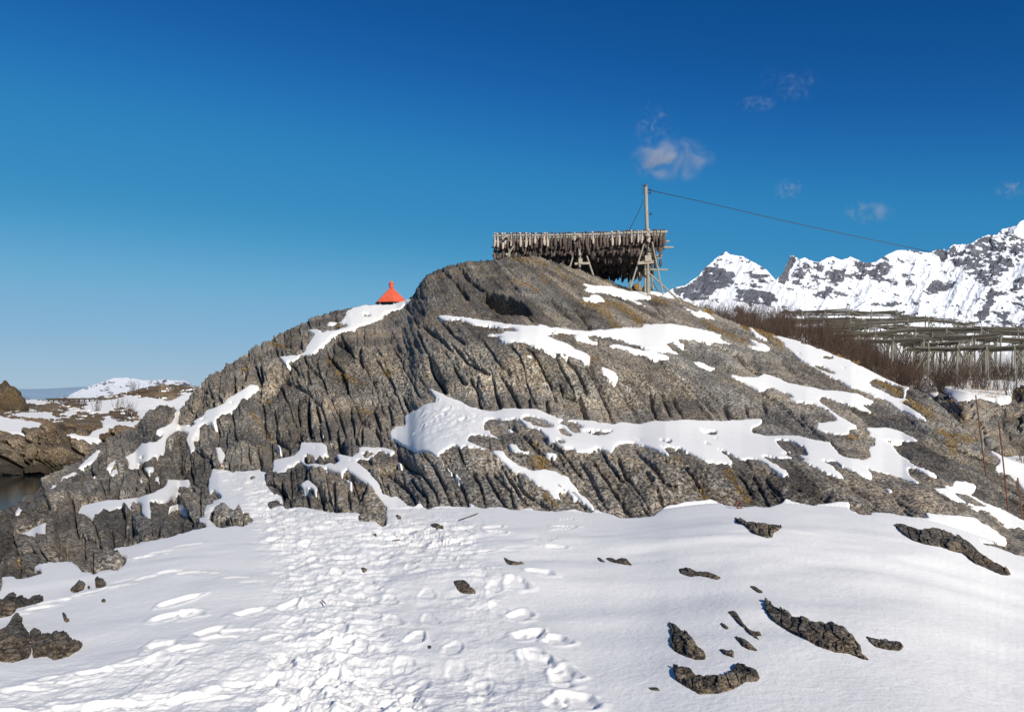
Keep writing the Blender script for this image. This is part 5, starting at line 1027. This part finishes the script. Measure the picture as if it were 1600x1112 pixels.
# ------------------------------------------------------------------ stones standing out of the foreground snow
def L_(*p): return [(880+x/2.6667, 840+y/2.6667) for x, y in p]
def N_(*p): return [(x/3.2, 800+y/3.2) for x, y in p]
def O_(*p): return [(400+x/3.2, 780+y/3.2) for x, y in p]
STONES = [
 (L_((440,355),(470,370),(490,395),(520,410),(545,445),(560,465),(595,500),(592,522),(550,520),(500,500),(460,480),(448,450),(452,420)), 20, 'brown wedge-shaped rock left of the snowy hollow in the lower right snow'),
 (L_((458,548),(480,560),(530,565),(560,590),(600,598),(660,595),(690,600),(720,560),(740,545),(770,565),(800,572),(822,600),(810,612),(760,615),(700,645),(640,655),(570,655),(510,625),(470,600)), 22, 'lowest long curved rock near the bottom edge of the photo, cracked into blocks'),
 (L_((845,265),(865,265),(870,290),(915,315),(960,340),(1000,345),(1060,375),(1120,365),(1170,390),(1215,430),(1240,460),(1245,505),(1280,528),(1240,520),(1190,500),(1130,495),(1060,470),(1000,430),(930,385),(870,345),(843,310)), 20, 'largest long brown rock slab sloping down through the lower right snow'),
 (L_((1250,415),(1290,430),(1340,440),(1400,440),(1420,460),(1400,475),(1340,470),(1300,460)), 9, 'small flat rock just right of the largest slab'),
 (L_((680,312),(720,315),(745,350),(775,385),(825,405),(828,420),(800,415),(828,445),(800,430),(760,385),(730,355),(700,330)), 9, 'thin curved rock strip left of the largest slab'),
 (L_((715,420),(750,435),(790,465),(815,485),(780,482),(740,460)), 8, 'short slanted rock below the thin curved strip'),
 (L_((650,475),(690,490),(712,480),(712,515),(680,505)), 7, 'small jagged rock right of the wedge-shaped rock'),
 (L_((655,352),(690,375),(688,388),(665,375)), 5, 'pebble-sized dark rock above the small jagged rock'),
 (L_((775,190),(800,192),(838,220),(815,222),(790,205)), 5, 'tiny slanted rock above the top end of the largest slab'),
 (L_((480,130),(510,122),(560,140),(600,135),(660,160),(645,172),(570,155),(530,162),(490,150)), 8, 'low double rock in the middle of the smooth snow, beneath the cliff foot'),
 (L_((172,95),(200,93),(225,105),(228,96),(265,95),(290,130),(240,125),(200,112)), 8, 'two-lobed low rock left of the double rock'),
 (L_((135,92),(160,98),(182,118),(155,112)), 4, 'thin dark sliver of rock left of the two-lobed rock'),
 (L_((348,625),(390,625),(412,640),(370,635)), 3, 'tiny dark sliver of rock left of the lowest curved rock'),
 (I((-210,600),(-180,620),(-130,650),(-60,665),(-20,662),(40,665),(85,675),(85,700),(60,722),(35,728),(30,752),(0,758),(-60,745),(-120,715),(-170,670),(-200,640)), 16, 'dark rock with a pale end, alone below the middle cliff foot'),
 (I((790,655),(850,655),(900,670),(960,690),(1010,685),(1070,678),(1120,700),(1200,730),(1270,775),(1330,830),(1420,890),(1500,925),(1522,950),(1460,953),(1400,930),(1300,890),(1220,830),(1150,815),(1080,790),(980,775),(900,750),(840,700)), 18, 'longest dark rock slab running down the right-hand snow slope'),
 (O_((870,140),(900,132),(930,145),(942,168),(910,170),(885,158)), 9, 'small rounded dark stone near the trodden snow under the cliff foot'),
 (O_((1232,318),(1260,330),(1300,342),(1355,350),(1320,358),(1280,362),(1255,350)), 6, 'flat brown stone at the right edge of the trodden snow'),
 (O_((985,440),(1030,435),(1065,450),(1085,475),(1112,487),(1060,485),(1010,475)), 8, 'flat brown stone with thin tails in the middle of the snow'),
 (O_((515,362),(545,360),(560,370),(535,375)), 4, 'tiny brown stone in the trodden snow, upper middle'),
 (O_((578,186),(600,184),(608,194),(590,197)), 4, 'tiny dark stone just below the blocky rock foot'),
 (O_((695,88),(712,90),(730,108),(710,112)), 5, 'tiny dark stone right of the blocky rock foot'),
 (O_((855,738),(878,738),(875,750),(862,752)), 4, 'tiny dark stone low in the trodden snow'),
 (O_((1033,630),(1050,640),(1045,645)), 3, 'tiny reddish stone below the flat stone with tails'),
 (J((545,715),(570,690),(605,665),(655,690),(655,720),(600,745),(560,742)), 14, 'left one of two small stones in the snow below the left rock face'),
 (J((745,625),(770,640),(800,655),(835,690),(800,710),(745,712)), 14, 'right one of two small stones in the snow below the left rock face'),
 (J((685,690),(705,688),(705,715),(685,722)), 6, 'pebble lying between two small stones at the left'),
 (J((785,805),(810,800),(840,820),(800,824)), 5, 'small flat pebble in the left snow below the two stones'),
 (J((485,888),(505,895),(515,935),(545,960),(520,972),(500,960),(490,920)), 7, 'thin upright dark pebble pair in the left snow'),
 (J((818,905),(840,900),(838,912)), 3, 'tiny pebble in the left snow right of the upright pair'),
 (J((0,800),(40,770),(80,755),(120,780),(170,760),(210,790),(260,770),(320,758),(342,800),(300,815),(230,832),(130,850),(110,895),(20,918),(-60,930),(-60,800)), 17, 'row of brown knobs of rock at the left edge of the photo'),
 (N_((35,570),(72,508),(98,550),(92,590),(130,620),(150,680),(140,730),(60,755),(0,750),(-80,750),(-60,640),(10,610)), 30, 'pointed brown rock at the left edge of the photo, lower left corner'),
 (N_((145,610),(158,595),(200,630),(260,635),(300,612),(340,640),(355,662),(412,662),(400,685),(340,720),(270,740),(230,720),(165,732)), 26, 'twin rounded brown rocks beside the pointed rock at the lower left'),
 (J((120,555),(170,545),(255,538),(305,548),(328,590),(250,605),(125,637)), 22, 'squared grey block of rock under the left rock face'),
]
def stone(poly, hpx, label, seed):
    p = np.array(poly); u0_, u1_ = p[:, 0].min()-5, p[:, 0].max()+5; v0_, v1_ = p[:, 1].min()-5, p[:, 1].max()+5
    st = 0.75; nu_ = int((u1_-u0_)/st)+2; nv_ = int((v1_-v0_)/st)+2
    Ug, Vg = np.meshgrid(np.linspace(u0_, u1_, nu_), np.linspace(v1_, v0_, nv_))
    k_ = 3; mk = np.zeros((int((v1_-v0_)*k_)+20, int((u1_-u0_)*k_)+20), np.float32); fill(mk, [((a-u0_)*k_+8, (b-v0_)*k_+8) for a, b in poly], 1.0, 0, 0)
    sdn = (blur(mk, 1.3*k_)-0.42)*9.0; YY_, XX_ = np.mgrid[0:mk.shape[0], 0:mk.shape[1]]; sdn = sdn+1.5*fbm(XX_/(5.0*k_)+seed, YY_/(4.0*k_), 705+seed, 3); size_ = max(4.0, math.sqrt((mk.sum()/k_/k_)))
    bw = blur(mk, size_*.22*k_); bw = bw/max(1e-6, bw.max())
    uu = (Ug-u0_)*k_+8; vv_ = (Vg-v0_)*k_+8
    s1 = samp(sdn, uu, vv_, 0, 0); b1 = samp(bw, uu, vv_, 0, 0)
    # base: the snow surface under it
    rI = (VBOT-Vg)/(VBOT-np.interp(Ug, U1d, vs))*(NR-1); cI = (Ug-U1d[0])/(U1d[1]-U1d[0])
    X0 = samp(BX, cI, rI, 0, 0); Y0 = samp(BY, cI, rI, 0, 0); Z0 = samp(BZ, cI, rI, 0, 0); pxm = Y0/F
    n1_ = fbm(Ug/9+seed, Vg/9, 700+seed, 5, .6); w_ = worley(Ug/17+.4*n1_+seed*3.1, Vg/12+.4*n1_, 701+seed)
    hh = hpx*.5*(0.35+.65*b1)*(1+.25*n1_)+min(hpx, 14)*.55*(w_[2]-.5)-min(hpx, 14)*.45*np.exp(-((w_[1]-w_[0])/.10)**2)+.8*vn2(Ug/3.3, Vg/3.3, 702+seed)+.35*vn2(Ug/1.4, Vg/1.4, 703)
    up_ = np.where(s1 > 0, np.minimum(1, s1/1.6)**.6*np.maximum(hh, 1.0), s1*3.0)
    # thickness goes up, and the crest leans back from the viewer
    P_ = np.stack([X0, Y0+pxm*0.9*np.maximum(up_, 0), Z0+pxm*up_*0.55], -1)
    keep = s1 > -1.6
    c0 = P_[keep].mean(axis=0); P_ = P_-c0
    me_ = grid_mesh('rock', P_, keep, {'tone': np.clip(.45+.6*(w_[2]-.5), 0, 1), 'moss': np.clip(.35*sst(.1, .4, n1_), 0, 1), 'wet': np.zeros_like(Ug)})
    o = obj('rock', me_, M_stone); o.location = tuple(float(x) for x in c0); tag(o, label, 'rock', 'stones standing out of the foreground snow')
BX = P_snow[..., 0].astype(np.float32); BY = P_snow[..., 1].astype(np.float32); BZ = P_snow[..., 2].astype(np.float32)
for i, (poly, h_, lb) in enumerate(STONES): stone(poly, h_, lb, i)
# twigs lying on the snow
for i, (pts, lb) in enumerate([(O_((675,212),(695,220),(720,222)), 'thin curved twig on the trodden snow'), (O_((328,515),(348,530)), 'short dark twig on the snow left of the trodden path'), (Dp((1365,705),(1430,735),(1490,765),(1540,810)), 'long thin twig lying over the snow tongue between the rock ribs'), (O_((1110,90),(1010,125)), 'faint twig on the snow right of the rounded stone')]):
    mb = MB(); mb.tube([surf(p[0], p[1], True, .02) for p in pts], .006, 4); tag(mb.build('twig', M_twig), lb, 'twig')
# dark knoll on the far shore
def boulder(c, sx, sy, sz, seed, mat, label, name='rock', n=60, m_=40):
    th, ph = np.meshgrid(np.linspace(0, 2*np.pi, n, endpoint=False), np.linspace(0.02, np.pi*.62, m_)); 
    x = np.sin(ph)*np.cos(th); y = np.sin(ph)*np.sin(th); z = np.cos(ph)
    q_ = 1+.38*fbm(x*1.6+seed+z, y*1.6+z*1.3, seed, 4, .6)+.08*ridged(x*4+seed, z*4+y*3, seed+1, 3)
    P_ = np.stack([x*q_*sx, y*q_*sy, z*q_*sz], -1); P_ = np.concatenate([P_, P_[:, :1]], 1)
    z0 = np.zeros(P_.shape[:2]); o = obj(name, grid_mesh(name, P_[::-1], None, {'tone': z0+.4, 'moss': np.clip(z0+.5*sst(.1, .4, fbm(P_[..., 0], P_[..., 2], 5, 3)), 0, 1), 'wet': z0})
, mat); o.location = c; tag(o, label, 'rock')
boulder(at(8, 635, 128), 2.8, 2.6, 3.4, 4, rock_material('dark_knoll_rock', .7, (1, .9, .75), .5, .62), 'dark pointed knoll of rock on the far shore at the left edge')
# ------------------------------------------------------------------ clouds: thin wisps of vapour
def cloud(u, v, D_, wu, hv, dens, seed, label, sc=3.0, th=.52):
    c = at(u, v, D_); sx, sz = wu/F*D_/2, hv/F*D_/2; sy = sx*.5
    mb = MB(); vs_ = []; n, m_ = 16, 8
    for j in range(m_+1):
        ph = math.pi*j/m_
        for i in range(n): th_ = 2*math.pi*i/n; vs_.append((sx*math.sin(ph)*math.cos(th_), sy*math.sin(ph)*math.sin(th_), sz*math.cos(ph)))
    mb.add(vs_, [(j*n+i, (j+1)*n+i, (j+1)*n+(i+1) % n, j*n+(i+1) % n) for j in range(m_) for i in range(n)])
    k = NT('cloud_vapour'); k.t.nodes.remove(k.b)
    pv_ = k.n('ShaderNodeVolumePrincipled'); pv_.inputs['Color'].default_value = (.90, .90, .95, 1); pv_.inputs['Anisotropy'].default_value = 0.1
    mp = k.mapping((1/sx, 1/sy, 1/sz)); vl = k.n('ShaderNodeVectorMath', operation='LENGTH'); k.l(mp, vl.inputs[0])
    mr = k.n('ShaderNodeMapRange'); mr.inputs['From Min'].default_value = .98; mr.inputs['From Max'].default_value = .0; k.l(vl.outputs['Value'], mr.inputs['Value']); sq = k.n('ShaderNodeMath', operation='POWER'); sq.inputs[1].default_value = 1.5; k.l(mr.outputs[0], sq.inputs[0])
    nz = k.n('ShaderNodeTexNoise'); nz.inputs['Scale'].default_value = sc; nz.inputs['Detail'].default_value = 5; nz.inputs['Roughness'].default_value = .62; nz.inputs['Distortion'].default_value = .8
    off = k.n('ShaderNodeVectorMath', operation='ADD'); off.inputs[1].default_value = (seed*3.7, seed*1.3, 0); m2 = k.mapping((1/sx, 1/sx, 1/sx)); k.l(m2, off.inputs[0]); k.l(off.outputs[0], nz.inputs['Vector'])
    a = k.n('ShaderNodeMapRange'); a.inputs['From Min'].default_value = th; a.inputs['From Max'].default_value = th+.22; k.l(nz.outputs['Fac'], a.inputs['Value'])
    mu = k.n('ShaderNodeMath', operation='MULTIPLY'); k.l(a.outputs[0], mu.inputs[0]); k.l(sq.outputs[0], mu.inputs[1])
    m3 = k.n('ShaderNodeMath', operation='MULTIPLY'); k.l(mu.outputs[0], m3.inputs[0]); m3.inputs[1].default_value = dens/sy; k.l(m3.outputs[0], pv_.inputs['Density'])
    k.l(pv_.outputs[0], k.o.inputs['Volume'])
    o = mb.build('cloud', k.m, None, True); o.location = c; tag(o, label, 'cloud', 'thin wisps of cloud in the blue sky')
cloud(1050, 250, 5000, 150, 78, 6.5, 1, 'brightest small cloud above the utility pole', 2.6, .47)
cloud(1022, 196, 5000, 100, 90, 1.5, 2, 'faint torn wisp above the brightest cloud', 3.4, .54)
cloud(1236, 132, 5200, 120, 70, 1.5, 3, 'highest faint wisp in the upper right sky', 3.6, .54)
cloud(1183, 163, 5200, 70, 32, 2.2, 4, 'small smudge of cloud left of the highest wisp', 2.6, .50)
cloud(1231, 297, 5200, 60, 44, 1.6, 5, 'small faint cloud just above the cable', 2.8, .50)
cloud(1356, 333, 5200, 100, 44, 2.6, 6, 'small cloud above the snow dome of the middle mountain', 2.6, .49)
cloud(1578, 296, 5200, 56, 36, 2.0, 7, 'small cloud near the right edge of the sky', 2.6, .50)
